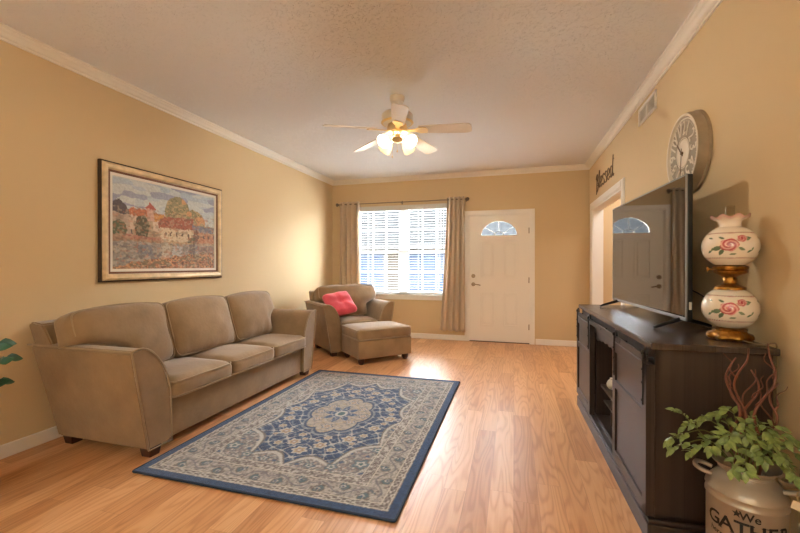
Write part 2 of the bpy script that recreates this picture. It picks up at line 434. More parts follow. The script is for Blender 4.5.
for z in (.26, 1.0, 1.78):
    bm = bmesh.new(); cyl(bm, (.243, -.008, z-.045), (.243, -.008, z+.045), .007, 10); box(bm, (.222, -.003, z-.045), (.247, .001, z+.045))
    obj('hinge', bm, M_nickel, door, 40)

# ------------------------------------------------------------------ window
win = struct(thing('window_1', 'white twin double-hung window with small panes', 'window', (0, BW, 0))); del win['category']
MX = (WX0+WX1)/2
bm = bmesh.new()
box(bm, (WX0, 0, WZ0), (WX0+.012, .1, WZ1)); box(bm, (WX1-.012, 0, WZ0), (WX1, .1, WZ1)); box(bm, (WX0, 0, WZ1-.012), (WX1, .1, WZ1))
obj('window_jamb', bm, M_white, win)
obj('window_sill', B(((WX0-.05, -.04, WZ0-.028), (WX1+.05, .1, WZ0), ), ((WX0-.03, -.014, WZ0-.085), (WX1+.03, 0, WZ0-.028)), bev=.004), M_white, win)
bm = bmesh.new()
for x0, x1 in ((WX0+.012, MX-.045), (MX+.045, WX1-.012)):
    for (z0, z1, y) in ((WZ0, 1.49, .085), (1.45, WZ1-.012, .11)):
        f = .042
        box(bm, (x0, y, z0), (x0+f, y+.028, z1)); box(bm, (x1-f, y, z0), (x1, y+.028, z1))
        box(bm, (x0, y, z0), (x1, y+.028, z0+f)); box(bm, (x0, y, z1-f), (x1, y+.028, z1))
box(bm, (MX-.05, .07, WZ0), (MX+.05, .14, WZ1))
obj('window_frame', bm, M_vinyl, win)
bm = bmesh.new()
for x0, x1 in ((WX0+.054, MX-.087), (MX+.087, WX1-.054)):
    for (z0, z1, y) in ((WZ0, 1.49, .095), (1.45, WZ1-.012, .12)):
        for k in (1, 2):
            x = x0+(x1-x0)*k/3; box(bm, (x-.009, y, z0), (x+.009, y+.012, z1))
        z = (z0+z1)/2; box(bm, (x0, y, z-.009), (x1, y+.012, z+.009))
obj('window_muntin', bm, M_vinyl, win)
for x0, x1 in ((WX0+.05, MX-.08), (MX+.08, WX1-.05)):
    for z0, z1, y in ((WZ0+.03, 1.46, .103), (1.47, WZ1-.04, .128)):
        obj('window_pane', B(((x0, y, z0), (x1, y+.004, z1))), M_glass, win)

# blind
bl = thing('window_blind', 'white horizontal slat blind with valance covering the twin window', 'blind', (0, BW, 0))
BX0, BX1 = WX0+.02, WX1-.02
obj('valance', B(((BX0-.012, -.022, 2.175), (BX1+.012, -.008, 2.258)), ((BX0, -.008, 2.2), (BX1, .045, 2.235)), bev=.003), M_blind, bl)
bm = bmesh.new(); nsl = 33; tl = math.radians(0)
for k in range(nsl):
    z = 2.165-(2.165-.80)*k/(nsl-1)
    c, s = math.cos(tl)*.0235, math.sin(tl)*.0235
    prism(bm, [(.025-c, z+s-.001), (.025+c, z-s-.001), (.025+c, z-s+.001), (.025, z+.0025), (.025-c, z+s+.001)], 0, BX0, BX1)
obj('slats', bm, M_blind, bl)
obj('bottom_rail', B(((BX0, 0, .752), (BX1, .05, .775)), bev=.004), M_blind, bl)
for x in (BX0+.22, MX-.28, MX+.28, BX1-.22):
    bm = bmesh.new(); cyl(bm, (x, -.003, .76), (x, -.003, 2.2), .0015, 5); cyl(bm, (x, .053, .76), (x, .053, 2.2), .0015, 5); obj('ladder_cord', bm, M_blind, bl)
bm = bmesh.new(); cyl(bm, (-1.16, -.012, 1.0), (-1.16, -.012, 2.19), .004, 6); cyl(bm, (-1.115, -.012, .95), (-1.115, -.012, 2.19), .003, 6)
obj('wand', bm, M_blind, bl)

# curtain rod and curtains
RZ, RY = 2.302, BW-.085
rod = thing('curtain_rod', 'thin dark bronze curtain rod over the window', 'curtain rod', (0, RY, RZ))
bm = bmesh.new(); cyl(bm, (-3.0, 0, 0), (-.72, 0, 0), .008, 12); obj('pole', bm, M_rod, rod, 40)
for x in (-3.005, -.715):
    bm = bmesh.new(); bmesh.ops.create_uvsphere(bm, u_segments=14, v_segments=10, radius=.029, matrix=Matrix.Translation((x, 0, 0)))
    sg = -1 if x < -2 else 1
    lathe(bm, [(.012, -.03), (.016, -.02), (.012, -.01)], 12, (x, 0, 0)); obj('finial', bm, M_rod, rod, 50)
for x in (-2.98, -1.83, -.745):
    bm = bmesh.new(); box(bm, (x-.009, .07, -.03), (x+.009, .0849, .03), .002); cyl(bm, (x, .07, -.014), (x, 0, -.014), .005, 8); tube(bm, [(x, -.012+.024*0, -.002), (x, -.009, -.012), (x, 0, -.0145), (x, .009, -.012), (x, .012, -.002)], .004, 6)
    obj('bracket', bm, M_rod, rod)
def curtain(x0t, x1t, x0b, x1b, zb, nw, label, seed):
    c = thing('curtain', label, 'curtain', (0, RY, 0), 0, 'curtains at the window')
    nu, nv = nw*14+1, 40
    U, V = np.meshgrid(np.linspace(0, 1, nu), np.linspace(0, 1, nv))
    zt = RZ+.04
    amp = .042*(1-.25*V)*(.8+.35*vnoise(U*6+seed, V*2))
    ph = 2*PI*nw*(U+.02*np.sin(3*V+seed)*V)
    X = (x0t+(x1t-x0t)*U)*(1-V**1.6)+(x0b+(x1b-x0b)*U)*V**1.6 + .012*np.sin(ph*2+seed)*V
    Yy = amp*np.sin(ph)+.01*(vnoise(U*5+seed, V*4+seed)-.5)*V
    Z = zt+(zb-zt)*V+.006*np.sin(ph)*V
    me = gridmesh('curtain_panel', X, Yy, Z); o = objm('curtain_panel', me, M_curtain, c, 180)
    md = o.modifiers.new('thick', 'SOLIDIFY'); md.thickness = .0025
    for k in range(nw):
        x = x0t+(x1t-x0t)*(k+.5)/nw; bm = bmesh.new()
        pts = [(x+.004, .026*math.cos(a), RZ+.026*math.sin(a)) for a in np.linspace(0, 2*PI, 16, endpoint=False)]
        tube(bm, pts, .004, 6, closed=True); obj('grommet', bm, M_nickel, c, 60)
    return c
curtain(-2.955, -2.585, -2.99, -2.56, .165, 4, 'tan satin grommet curtain left of the window, behind the armchair', 1)
curtain(-1.05, -.762, -1.16, -.742, .165, 4, 'tan satin grommet curtain hanging between the window and the front door', 4)

# ------------------------------------------------------------------ outside: ground and the neighbour's house
struct(obj('ground', B(((-40, BW+.2, -.5), (40, 60, -.4))), mat('concrete_drive', lin(228, 227, 222), .9, bump=.2, bscale=10)))
nh = thing('neighbour_house', 'grey shingled house with pale blue garage doors seen through the blinds', 'house', (0, 16, -.4))
m, n, b = new('darkened_grey_shingles'); M_sh = m
t = n.nodes.new('ShaderNodeTexCoord'); br = n.nodes.new('ShaderNodeTexBrick'); br.inputs['Scale'].default_value = 1
mp = n.nodes.new('ShaderNodeMapping'); n.links.new(t.outputs['UV'], mp.inputs[0]); n.links.new(mp.outputs[0], br.inputs['Vector'])
br.inputs['Brick Width'].default_value = .5; br.inputs['Row Height'].default_value = .22; br.inputs['Mortar Size'].default_value = .025
br.inputs['Color1'].default_value = lin(28, 28, 28); br.inputs['Color2'].default_value = lin(23, 23, 23); br.inputs['Mortar'].default_value = lin(15, 15, 15)  # shingles darkened far below grey so the overbright sky does not wash them out
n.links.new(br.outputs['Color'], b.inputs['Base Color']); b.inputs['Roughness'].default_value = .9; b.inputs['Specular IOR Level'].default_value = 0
M_siding = mat('darkened_tan_siding', lin(28, 24, 20), .8, spec=0); M_blue = mat('darkened_blue_door', lin(22, 27, 36), .6, spec=0); M_fascia = mat('darkened_white_fascia', lin(38, 37, 36), .6, spec=0)  # house paints darkened to hold exposure under the overbright sky, not their own tone
EV = 2.42   # eave above ground
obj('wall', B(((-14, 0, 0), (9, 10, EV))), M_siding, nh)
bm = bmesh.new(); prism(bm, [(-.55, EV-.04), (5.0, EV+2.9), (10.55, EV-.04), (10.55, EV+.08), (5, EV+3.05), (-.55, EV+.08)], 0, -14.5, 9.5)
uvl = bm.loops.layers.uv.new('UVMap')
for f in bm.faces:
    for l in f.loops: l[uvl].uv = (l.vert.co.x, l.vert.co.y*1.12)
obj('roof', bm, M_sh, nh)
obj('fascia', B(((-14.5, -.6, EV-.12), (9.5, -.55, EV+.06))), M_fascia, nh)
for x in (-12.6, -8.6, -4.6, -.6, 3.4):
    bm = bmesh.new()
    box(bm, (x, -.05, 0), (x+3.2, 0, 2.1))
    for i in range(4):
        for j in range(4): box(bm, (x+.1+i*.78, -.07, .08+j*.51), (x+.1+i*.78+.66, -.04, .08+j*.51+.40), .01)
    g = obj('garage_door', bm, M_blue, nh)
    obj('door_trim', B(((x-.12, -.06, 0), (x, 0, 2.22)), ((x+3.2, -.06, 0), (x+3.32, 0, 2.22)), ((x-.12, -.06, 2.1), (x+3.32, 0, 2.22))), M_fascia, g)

# ------------------------------------------------------------------ rug
RX0, RX1, RY0, RY1 = -2.178, -.545, 1.79, 4.127
def rug_cols(u, v, hu, hv):
    S = srgb
    navy, blue, teal = S(36, 64, 104), S(48, 82, 124), S(70, 104, 112)
    cream, taupe, grey, gold, brown, pink = S(196, 190, 184), S(146, 139, 137), S(112, 112, 120), S(186, 160, 116), S(88, 76, 74), S(176, 146, 134)
    au, av = np.abs(u), np.abs(v)
    d = np.minimum(hu-au, hv-av)
    C = np.zeros(u.shape+(3,)); C[:] = taupe
    def put(mask, col, a=1.0):
        C[mask] = C[mask]*(1-a)+col*a
    n1 = vnoise(au*55, av*55, 1); n2 = vnoise(au*90, av*90, 2); n3 = vnoise(au*34, av*34, 3)
    def scroll(s, k=1.9, ph=0): return np.sin(s*au+k*np.sin(s*.45*av+ph))*np.sin(s*av+k*np.sin(s*.45*au+ph))
    # field: fine cream on taupe
    F = scroll(64, 1.6); put(n1 > .55, cream, .75); put(np.abs(F) < .10, brown, .65); put(n2 > .72, grey, .8); put(F > .82, pink, .7); put(F < -.86, teal, .75)
    # spandrel vines
    F2 = scroll(30, 2.2, 1.0); put(np.abs(F2) < .07, grey, .8); put(F2 > .88, blue, .8)
    # medallion
    th = np.arctan2(av/.83, au/.52); q = ((au/.52)**2.5+(av/.83)**2.5)**.4
    Bd = .86+.15*(1-np.abs(np.sin(6*th)))**1.1
    med = q < Bd
    put((q < Bd+.06) & ~med, cream, .85); put((q < Bd+.022) & ~med, brown, .8)
    put(med, navy); put(med & (n3 > .5), blue, .45)
    def vines(f, a, b, t, ph=0): return np.abs(np.sin(f*au+a*np.sin(b*av+ph))+np.sin(f*av+a*np.sin(b*au+ph*1.3))) < t
    v1, v2 = vines(46, 1.6, 17, .17, .5), vines(70, 1.2, 29, .2, 1.9)
    put(med & v1, cream, .85); put(med & v2, S(146, 158, 170), .6)
    ros = [(.10, .56, .045), (.25, .42, .05), (.36, .20, .045), (.0, .66, .05), (.42, .0, .05), (.20, .60, .03), (.33, .34, .03), (.10, .44, .03), (.40, .10, .026), (.05, .5, .02), (.30, .48, .022)]
    def rosette(m_, x, y, r):
        dx, dy = au-x, av-y; R = np.hypot(dx, dy); T = np.arctan2(dy, dx); rr = r*(1+.18*np.cos(6*T))
        put(m_ & (R < rr*1.2), navy, .9); put(m_ & (R < rr), cream, .9); put(m_ & (R < rr*.72), gold, .8); put(m_ & (R < rr*.5), S(150, 116, 104), .9); put(m_ & (R < rr*.25), cream)
    for x, y, r in ros: rosette(med, x, y, r)
    # inner lozenge
    q2 = np.hypot(au/.25, av/.38); B2 = .82+.16*np.abs(np.cos(4*th))**.8
    ino = q2 < B2; put((q2 < B2+.14) & ~ino, S(150, 158, 164), .6); put((q2 < B2+.07) & ~ino, navy, .9); put(ino, S(184, 170, 154), .92)
    put(ino & (n1 > .6), taupe, .7); put(ino & v1, gold, .6); put(ino & v2, grey, .6)
    r = np.hypot(u, v*.78); t2 = np.arctan2(v*.78, u)
    st = r < .07+.07*np.abs(np.cos(4*t2))**1.5; put(st, blue, .95); put(st & v2, cream, .7); put(r < .05, cream, .9); put(r < .03, teal)
    for x, y, r_ in ((.14, .14, .03), (0, .26, .035), (.19, 0, .03)): rosette(ino, x, y, r_)
    # spandrel corners
    for x, y, r_ in ((.46, .72, .05), (.30, .80, .035), (.50, .52, .035), (.16, .82, .03), (.52, .30, .025)): 
        m_ = ~med; dx, dy = au-x, av-y; R = np.hypot(dx, dy); T = np.arctan2(dy, dx); rr = r_*(1+.2*np.cos(5*T))
        put(m_ & (R < rr*1.15), brown, .6); put(m_ & (R < rr), S(96, 120, 136), .85); put(m_ & (R < rr*.6), cream, .85); put(m_ & (R < rr*.3), teal)
    # borders
    def band(a, b): return (d >= a) & (d < b)
    s = np.where(hu-au < hv-av, av, au)          # coordinate along the border
    m = band(.235, .295); put(m, taupe); put(m & (np.sin(s*95+6*np.sin(d*120)) > .2), brown, .8); put(m & (n2 > .6), cream, .8)
    m = band(.105, .235); put(m, S(178, 170, 163)); put(m & (n1 > .6), taupe, .7); put(m & (n2 > .74), brown, .7)
    vine = np.abs((d-.17)-.036*np.sin(s*24)) < .006; put(m & vine, grey, .9)
    cell = (s*24/PI) % 1.0-.5; dd = np.hypot(cell*PI/24, (d-.17)+.028*np.where(np.floor(s*24/PI) % 2 > 0, 1, -1)*-1)
    an = np.arctan2(d-.17, cell)
    put(m & (dd < .033+.010*np.cos(5*an)), brown, .7); put(m & (dd < .027+.009*np.cos(5*an)), S(82, 108, 120), .9); put(m & (dd < .016) & (n2 > .4), cream, .8); put(m & (dd < .007), blue, 1); put(m & (np.abs(np.sin(60*au+2*np.sin(31*av))+np.sin(60*av+2*np.sin(31*au))) < .3), grey, .45)
    m = band(.062, .105); put(m, taupe); put(m & (n1 > .52), cream, .8); put(m & (np.sin(s*120) * np.sin(d*260) > .25), brown, .8)
    for a in (.058, .103, .233, .293): put(band(a, a+.009), S(200, 190, 176))
    m = d < .056; put(m, S(38, 72, 116)); put(m & (n2 > .6), S(32, 60, 98), .7); put(d < .006, S(30, 42, 62))
    C *= (.80+.22*vnoise(u*160, v*160, 9)+.34*rng.random(u.shape))[..., None]*.82
    C = C*.90+C.mean(-1, keepdims=True)*.10
    return np.clip(C, 0, 1)
st_ = .0062
nu, nv = int((RX1-RX0)/st_), int((RY1-RY0)/st_)
U, V = np.meshgrid(np.linspace(RX0, RX1, nu), np.linspace(RY0, RY1, nv))
cxr, cyr = (RX0+RX1)/2, (RY0+RY1)/2
me = gridmesh('rug', U-cxr, V-cyr, np.full(U.shape, .012))
cols = rug_cols(U-cxr, V-cyr, (RX1-RX0)/2, (RY1-RY0)/2).reshape(-1, 3)
setcol(me, cols)
rug = thing('area_rug', 'blue and cream medallion rug with navy border in front of the sofa', 'rug', (cxr, cyr, 0))
objm('pile', me, vmat('rug_pile', .95, sheen=.2, bump=.4, bscale=260, spec=.1), rug)
hx, hy = (RX1-RX0)/2, (RY1-RY0)/2
bm = bmesh.new(); box(bm, (-hx, -hy, .0005), (hx, hy, .0115)); tube(bm, [(x, y, .0075) for x, y in rrect(hx, hy, .01, 3)], .007, 8, closed=True)
obj('binding', bm, mat('navy_binding', lin(34, 46, 66), .9), rug)

# ------------------------------------------------------------------ sofa, armchair
def arm_profile(w, flare, h, z0=.06):
    """(y,z) polygon, outer side at y=0 at the bottom leaning to -flare, w wide at the bottom"""
    P = [(0, z0), (-flare*.97, h-.03), (-flare, h-.012), (-flare+.012, h)]
    a0 = (-flare+.05, h+.006); rx, rz = w+flare-.05, h*.62
    P.append(a0)
    for k in range(1, 15):
        t = PI/2*k/14; P.append((a0[0]+rx*math.sin(t), h+.006-rz*(1-math.cos(t))))
    P += [(a0[0]+rx+.002, .2), (a0[0]+rx+.003, z0)]
    return P
def make_seating(name, label, cat, loc, rz, L, D, nseat, armw, flare, armh, backh, seath, seed):
    """local frame: front faces +x, width along y (0 = right-hand outer bottom .. L), back at x=-D"""
    s = thing(name, label, cat, loc, rz)
    # base rail
    bm = bmesh.new(); box(bm, (-D+.05, armw-.02, .06), (-.035, L-armw+.02, .325), .012, 3); obj('frame', bm, M_sofa, s, 40)
    # back
    bm = bmesh.new()
    poly = [(-D+.14, .07), (-D+.02, backh-.03), (-D+.03, backh-.008), (-D+.07, backh), (-D+.15, backh-.012), (-D+.17, backh-.05), (-D+.36, .3), (-D+.36, .07)]
    prism(bm, poly, 1, 0, 1)
    for v in bm.verts:
        o_ = flare*(1 if nseat > 1 else .45)*max(0, v.co.z-.06)/(armh-.06)-.012; v.co.y = -o_ if v.co.y < .5 else L+o_
    bmesh.ops.bevel(bm, geom=[e for e in bm.edges], offset=.01, segments=2, affect='EDGES')
    bk = obj('back', bm, M_sofa, s, 40)
    # arms
    for side in (0, 1):
        P = arm_profile(armw, flare, armh)
        Q = [(y if side == 0 else L-y, z) for y, z in P]
        bm = bmesh.new(); prism(bm, Q, 0, -D+.10, 0)
        # lean the rear bottom forward a little, as the photo's slanted rear edge
        for v in bm.verts:
            if v.co.x < -D+.2: v.co.x -= .085*(v.co.z-.06)/armh
        bmesh.ops.bevel(bm, geom=[e for e in bm.edges if len(e.link_faces) == 2 and e.calc_face_angle(0) > .8], offset=.012, segments=2, affect='EDGES')
        a = obj('arm', bm, M_sofa, s, 35)
        bm = bmesh.new()
        tube(bm, [(.002, y, z) for y, z in Q[1:]]+[(.002, Q[0][0], Q[0][1])], .006, 6, closed=True)
        y, z = Q[2]; tube(bm, [(-D+.0, y, z+.004), (-.0, y, z+.004)], .006, 6)
        obj('piping', bm, M_pipe, a, 60)
    # seat cushions
    y0, y1 = armw-.005, L-armw+(.03 if nseat == 3 else .005); w = (y1-y0)/nseat
    sd0, sd1 = -D+.30, .03
    for k in range(nseat):
        hx_, hy_, hz_ = (sd1-sd0)/2, w/2-.004, (seath-.325)/2
        bm = cushion(hx_, hy_, hz_, .045, .032, .008, 12, seed+k, .006)
        for v in bm.verts:
            if v.co.z < 0: v.co.z = max(v.co.z, -hz_+.001)
        c = obj('seat_cushion', bm, M_sofa, s, 180, ((sd0+sd1)/2, y0+w*(k+.5), .326+hz_))
        bm = bmesh.new()
        for zz in (hz_-.012, -hz_+.016):
            tube(bm, [(x, y, zz) for x, y in rrect(hx_-.002, hy_-.002, .05)], .0055, 6, closed=True)
        obj('piping', bm, M_pipe, c, 60)
    # back cushions
    by0, by1 = (-.03, L+.03) if nseat == 1 else (.055, L-.055)
    by0, by1 = (-.125, L-.06) if nseat == 3 else (-.025, L+.025)
    w = (by1-by0)/nseat; n0, n1_ = armw-by0+.005, by1-(L-armw)+.005
    for k in range(nseat):
        hh = (backh+.06-seath)/2+.015
        bm = cushion(.105, w/2-.004, hh, .06, 0, .012, 14, seed+10+k, .013, 6)
        for v in bm.verts:
            u, q = v.co.y/(w/2), v.co.z/hh
            # the outer cushions narrow where they sit between the arms
            lo = max(0, min(1, (.08-q)/.35))
            if k == 0 and u < 0: v.co.y += n0*lo*(-u)
            if k == nseat-1 and u > 0: v.co.y -= n1_*lo*u
            v.co.x += .065*max(0, 1-u*u)**.6*max(0, 1-q*q)**.6*(1 if v.co.x > 0 else -.2)
            if q > .6: v.co.z -= .03*u*u*(q-.6)/.4
            # puckers above the bottom seam
            if q < -.2 and v.co.x > 0: v.co.x += .012*math.sin(u*13+k)*(-q-.2)
        c = obj('back_cushion', bm, M_sofa, s, 180, (-D+(.36 if nseat == 3 else .335), by0+w*(k+.5), seath+hh-.005))
        c.rotation_euler = (0, -.30, 0)
        bm = bmesh.new()
        lo_ = lambda z: max(0, min(1, (.08-z/hh)/.35))
        sh = lambda y, z: n0*lo_(z)*(-y/(w/2)) if (k == 0 and y < 0) else -n1_*lo_(z)*(y/(w/2)) if (k == nseat-1 and y > 0) else 0
        rp_ = rrect(w/2-.012, hh-.009, .055, 7); rp_ = [(p[0]+(q[0]-p[0])*j/6, p[1]+(q[1]-p[1])*j/6) for p, q in zip(rp_, rp_[1:]+rp_[:1]) for j in range(6)]
        tube(bm, [(.094, y+sh(y, z), z-.03*(y/(w/2))**2*max(0, (z/hh-.6)/.4)) for y, z in rp_], .0055, 6, closed=True)
        obj('piping', bm, M_pipe, c, 60)
    for x in (-.055, -D+.16):
        for y in (.062, L-.062):
            bm = bmesh.new(); box(bm, (x-.045, y-.045, 0), (x+.045, y+.045, .066), .006)
            for v in bm.verts:
                if v.co.z < .02: v.co.x += (x-v.co.x)*.2; v.co.y += (y-v.co.y)*.2
            obj('leg', bm, M_leg, s)
    return s
# sofa faces +x, its right-hand end (y=0) nearest the camera
make_seating('sofa', 'long taupe three-seat sofa under the painting along the left wall', 'sofa', (-2.215, 1.93, 0), 0, 2.07, .90, 3, .17, .115, .712, .86, .455, 1)
ca = math.radians(-43)
make_seating('armchair', 'wide taupe armchair holding a coral pillow in the corner by the window', 'armchair', (-2.356, 4.78, 0), ca, 1.0-.12, .84, 1, .16, .1, .70, .855, .46, 30)
# ottoman
OA = math.radians(46); oc = Vector((-1.818, 4.439, 0))
e1, e2 = Vector((math.cos(OA), math.sin(OA), 0)), Vector((-math.sin(OA), math.cos(OA), 0))
ow, od = .77, .59
ctr = oc+e1*ow/2+e2*od/2
ott = thing('ottoman', 'taupe upholstered ottoman in front of the armchair', 'ottoman', (ctr.x, ctr.y, 0), OA)
bm = bmesh.new(); box(bm, (-ow/2+.006, -od/2+.006, .075), (ow/2-.006, od/2-.006, .30), .012, 3); obj('base', bm, M_sofa, ott, 40)
hz_ = .066
c = obj('cushion', cushion(ow/2, od/2, hz_, .04, .03, .006, 12, 55, .005), M_sofa, ott, 180, (0, 0, .301+hz_+.002))
bm = bmesh.new()
for zz in (hz_-.01, -hz_+.01): tube(bm, [(x, y, zz) for x, y in rrect(ow/2-.003, od/2-.003, .045)], .0055, 6, closed=True)
obj('piping', bm, M_pipe, c, 60)
for x in (-ow/2+.07, ow/2-.07):
    for y in (-od/2+.07, od/2-.07):
        bm = bmesh.new(); lathe(bm, [(0, 0), (.026, 0), (.04, .03), (.045, .078), (0, .078)], 14, (x, y, 0)); obj('leg', bm, M_leg, ott, 40)
# coral pillow leaning on the armchair's back and right arm
bm = cushion(.20, .20, .045, .045, .04, .0, 14, 77, .007, 7)
for v in bm.verts:
    r = math.hypot(v.co.x, v.co.y)
    if r < .14: v.co.z *= 1-.55*math.exp(-(r/.05)**2)
    a = math.atan2(v.co.y, v.co.x); v.co.z *= 1+.12*math.sin(a*6)*min(1, r/.15)
pil = obj('throw_pillow', bm, M_pink, None, 180, (-2.38, 5.11, .69))
tag(pil, 'coral red tufted throw pillow leaning in the armchair', 'pillow')
rt = Vector((.27, .31, .06)).normalized(); up = Vector((-.27, .18, .285)); up = (up-rt*up.dot(rt)).normalized(); nrm = rt.cross(up)
R3 = Matrix((rt, up, nrm)).transposed() ; pil.rotation_euler = R3.to_euler()

# ------------------------------------------------------------------ painting
PY0, PY1, PZ0, PZ1 = 2.29, 3.62, 1.10, 2.07
pt = thing('framed_painting', 'gilt framed river town landscape painting above the sofa', 'painting', (LW, (PY0+PY1)/2, (PZ0+PZ1)/2))
hw, hh = (PY1-PY0)/2, (PZ1-PZ0)/2
def frame_ring(bm, prof, hw, hh):
    """prof: list of (inset, out); mitred ring in the y-z plane"""
    rings = []
    for ins, out in prof:
        rings.append([bm.verts.new((out, sy*(hw-ins), sz*(hh-ins))) for sy, sz in ((-1, -1), (1, -1), (1, 1), (-1, 1))])
    for A, Bq in zip(rings, rings[1:]):
        for k in range(4): bm.faces.new((A[k], A[(k+1) % 4], Bq[(k+1) % 4], Bq[k]))
    bmesh.ops.recalc_face_normals(bm, faces=bm.faces[:])
M_gilt = mat('champagne_gilt', lin(218, 194, 154), .38, metal=.35, var=.18, vscale=14); M_fdark = mat('dark_frame_edge', lin(60, 42, 28), .5); M_brown = mat('brown_inner_frame', lin(112, 72, 44), .45, metal=.3)
bm = bmesh.new(); frame_ring(bm, [(0, .002), (0, .03), (.008, .034), (.012, .03)], hw, hh); fr = obj('frame', bm, M_fdark, pt)
bm = bmesh.new(); frame_ring(bm, [(.012, .02), (.012, .036), (.03, .046), (.05, .044), (.062, .034), (.064, .02)], hw, hh); obj('gilt_moulding', bm, M_gilt, fr)
bm = bmesh.new(); frame_ring(bm, [(.064, .02), (.066, .032), (.074, .03), (.082, .026), (.083, .016)], hw, hh); obj('inner_moulding', bm, M_brown, fr)
bm = bmesh.new(); frame_ring(bm, [(.082, .018), (.082, .024), (.104, .021), (.105, .014)], hw, hh); obj('liner', bm, mat('linen_liner', lin(222, 214, 200), .8), fr)
def paint(u, v):
    """u left-right, v top-down in 0..1"""
    S = srgb; C = np.zeros(u.shape+(3,))
    n1 = vnoise(u*9, v*22, 21); n2 = vnoise(u*40, v*40, 22); n3 = vnoise(u*90, v*70, 23); n4 = vnoise(u*20, v*14, 24); n5 = vnoise(u*26, v*26, 31); n6 = vnoise(u*26, v*26, 32); n7 = vnoise(u*150, v*110, 33)
    C[:] = S(168, 178, 190); C[n1 > .52] = S(188, 192, 192)
    w = np.clip((v-.05)/.3, 0, 1)[..., None]; C = C*(1-w*.55)+S(196, 200, 190)*w*.55
    cl = (vnoise(u*5+3, v*16, 25)+.35*n4) > .86; C[cl & (v < .3)] = S(152, 154, 172)
    uj, vj = u+.012*(n2-.5)+.022*(n5-.5), v+.016*(n3-.5)+.022*(n6-.5)
    def P(mk, c, a=1.0): C[mk] = C[mk]*(1-a)+S(*c)*a
    R = lambda a, b, c, d: (uj > a) & (uj < b) & (vj > c) & (vj < d)
    P(R(0, 1, .42, .7), (172, 150, 126))
    # left dark roof house
    P((uj < .16) & (vj > .24+np.abs(uj-.05)*1.2), (92, 84, 86)); P(R(0, .15, .39, .62), (176, 156, 138)); P(R(0, .1, .52, .62), (150, 112, 92))
    # orange roofs and tower
    P(R(.14, .28, .32, .40), (190, 116, 84)); P(R(.14, .28, .40, .55), (204, 180, 158)); P(R(.28, .345, .285, .44), (196, 158, 140))
    P((np.abs(uj-.312) < (vj-.22)*.6) & (vj < .30), (172, 96, 84)); P(R(.345, .47, .35, .43), (198, 140, 84)); P(R(.345, .47, .43, .56), (204, 182, 160))
    # trees
    P(((uj-.24)/.06)**2+((vj-.52)/.14)**2 < 1, (92, 88, 70)); P(((uj-.06)/.06)**2+((vj-.56)/.09)**2 < 1, (96, 102, 78))
    tr = (((uj-.58)/.13)**2+((vj-.33)/.24)**2 < 1) | (((uj-.76)/.12)**2+((vj-.40)/.17)**2 < 1)
    P(tr, (146, 136, 104)); P(tr & (n2 > .55), (178, 156, 118)); P(tr & (n3 > .7), (118, 116, 86)); P(tr & (n4 > .62) & (u > .62), (196, 150, 108))
    # large house
    P((vj > .36+np.maximum(0, .44-uj)*1.5) & R(.38, .74, .36, .52), (158, 96, 80)); P(R(.40, .74, .50, .68), (206, 188, 160)); P(R(.42, .47, .56, .72), (214, 198, 172))
    P(R(.74, 1, .43, .52), (124, 122, 130)); P(R(.74, 1, .52, .66), (182, 132, 104)); P(R(.74, .80, .5, .72), (122, 92, 82))
    for a in np.arange(.44, 1, .06): P(R(a, a+.018, .55, .60), (110, 92, 84))
    P(R(.68, .76, .6, .72), (112, 104, 84)); P(R(.50, .72, .66, .72), (184, 158, 126)); P(R(.0, .42, .62, .69), (160, 130, 108)); P(R(.1, .42, .62, .66), (178, 120, 104), .7)
    # river
    rv = vj > .69; P(rv, (146, 138, 130)); P(rv & (n1 > .5), (128, 122, 120), .8); P(rv & (n2 > .66), (172, 164, 152), .7)
    P(rv & R(.42, .5, .69, .9), (196, 184, 166), .7); P(rv & R(.2, .34, .72, .84), (112, 116, 126), .7); P(rv & R(.52, .62, .72, .86), (190, 190, 190), .6); P(rv & R(.7, .77, .69, .82), (104, 92, 90), .7); P(rv & R(.8, 1, .7, .8), (150, 120, 104), .6)
    # foreground growth
    fg = vj > .97-.17*np.clip((uj-.1)/.8, 0, 1)**.8-.03*n4; P(fg, (170, 122, 92)); P(fg & (n3 > .55), (192, 142, 104)); P(fg & (n2 > .6), (128, 110, 88)); P(fg & (n2 < .25), (112, 84, 70))
    k_ = (vnoise(u*60, v*50, 35) > .66); P(k_ & (vj > .32), (196, 176, 150), .35); k_ = (vnoise(u*52, v*60, 36) > .68); P(k_ & (vj > .3), (96, 84, 74), .4); k_ = vnoise(u*45, v*45, 37) > .74; P(k_ & (vj > .3), (176, 112, 86), .4)
    C = C*.96
    C *= (.84+.26*n3+.16*n7)[..., None]
    return np.clip(C, 0, 1)
U, V = np.meshgrid(np.linspace(0, 1, 230), np.linspace(0, 1, 165))
iw, ih = hw-.102, hh-.102
# facing the room (+x) the picture's left is toward smaller y
me = gridmesh('canvas', np.full(U.shape, .016), -iw+2*iw*U, ih-2*ih*V)
setcol(me, paint(U, V).reshape(-1, 3)); me.flip_normals()
objm('canvas', me, vmat('oil_paint', .5, bump=.25, bscale=120, spec=.3), pt)
obj('backing', B(((.001, -hw+.01, -hh+.01), (.015, hw-.01, hh-.01))), M_fdark, pt)

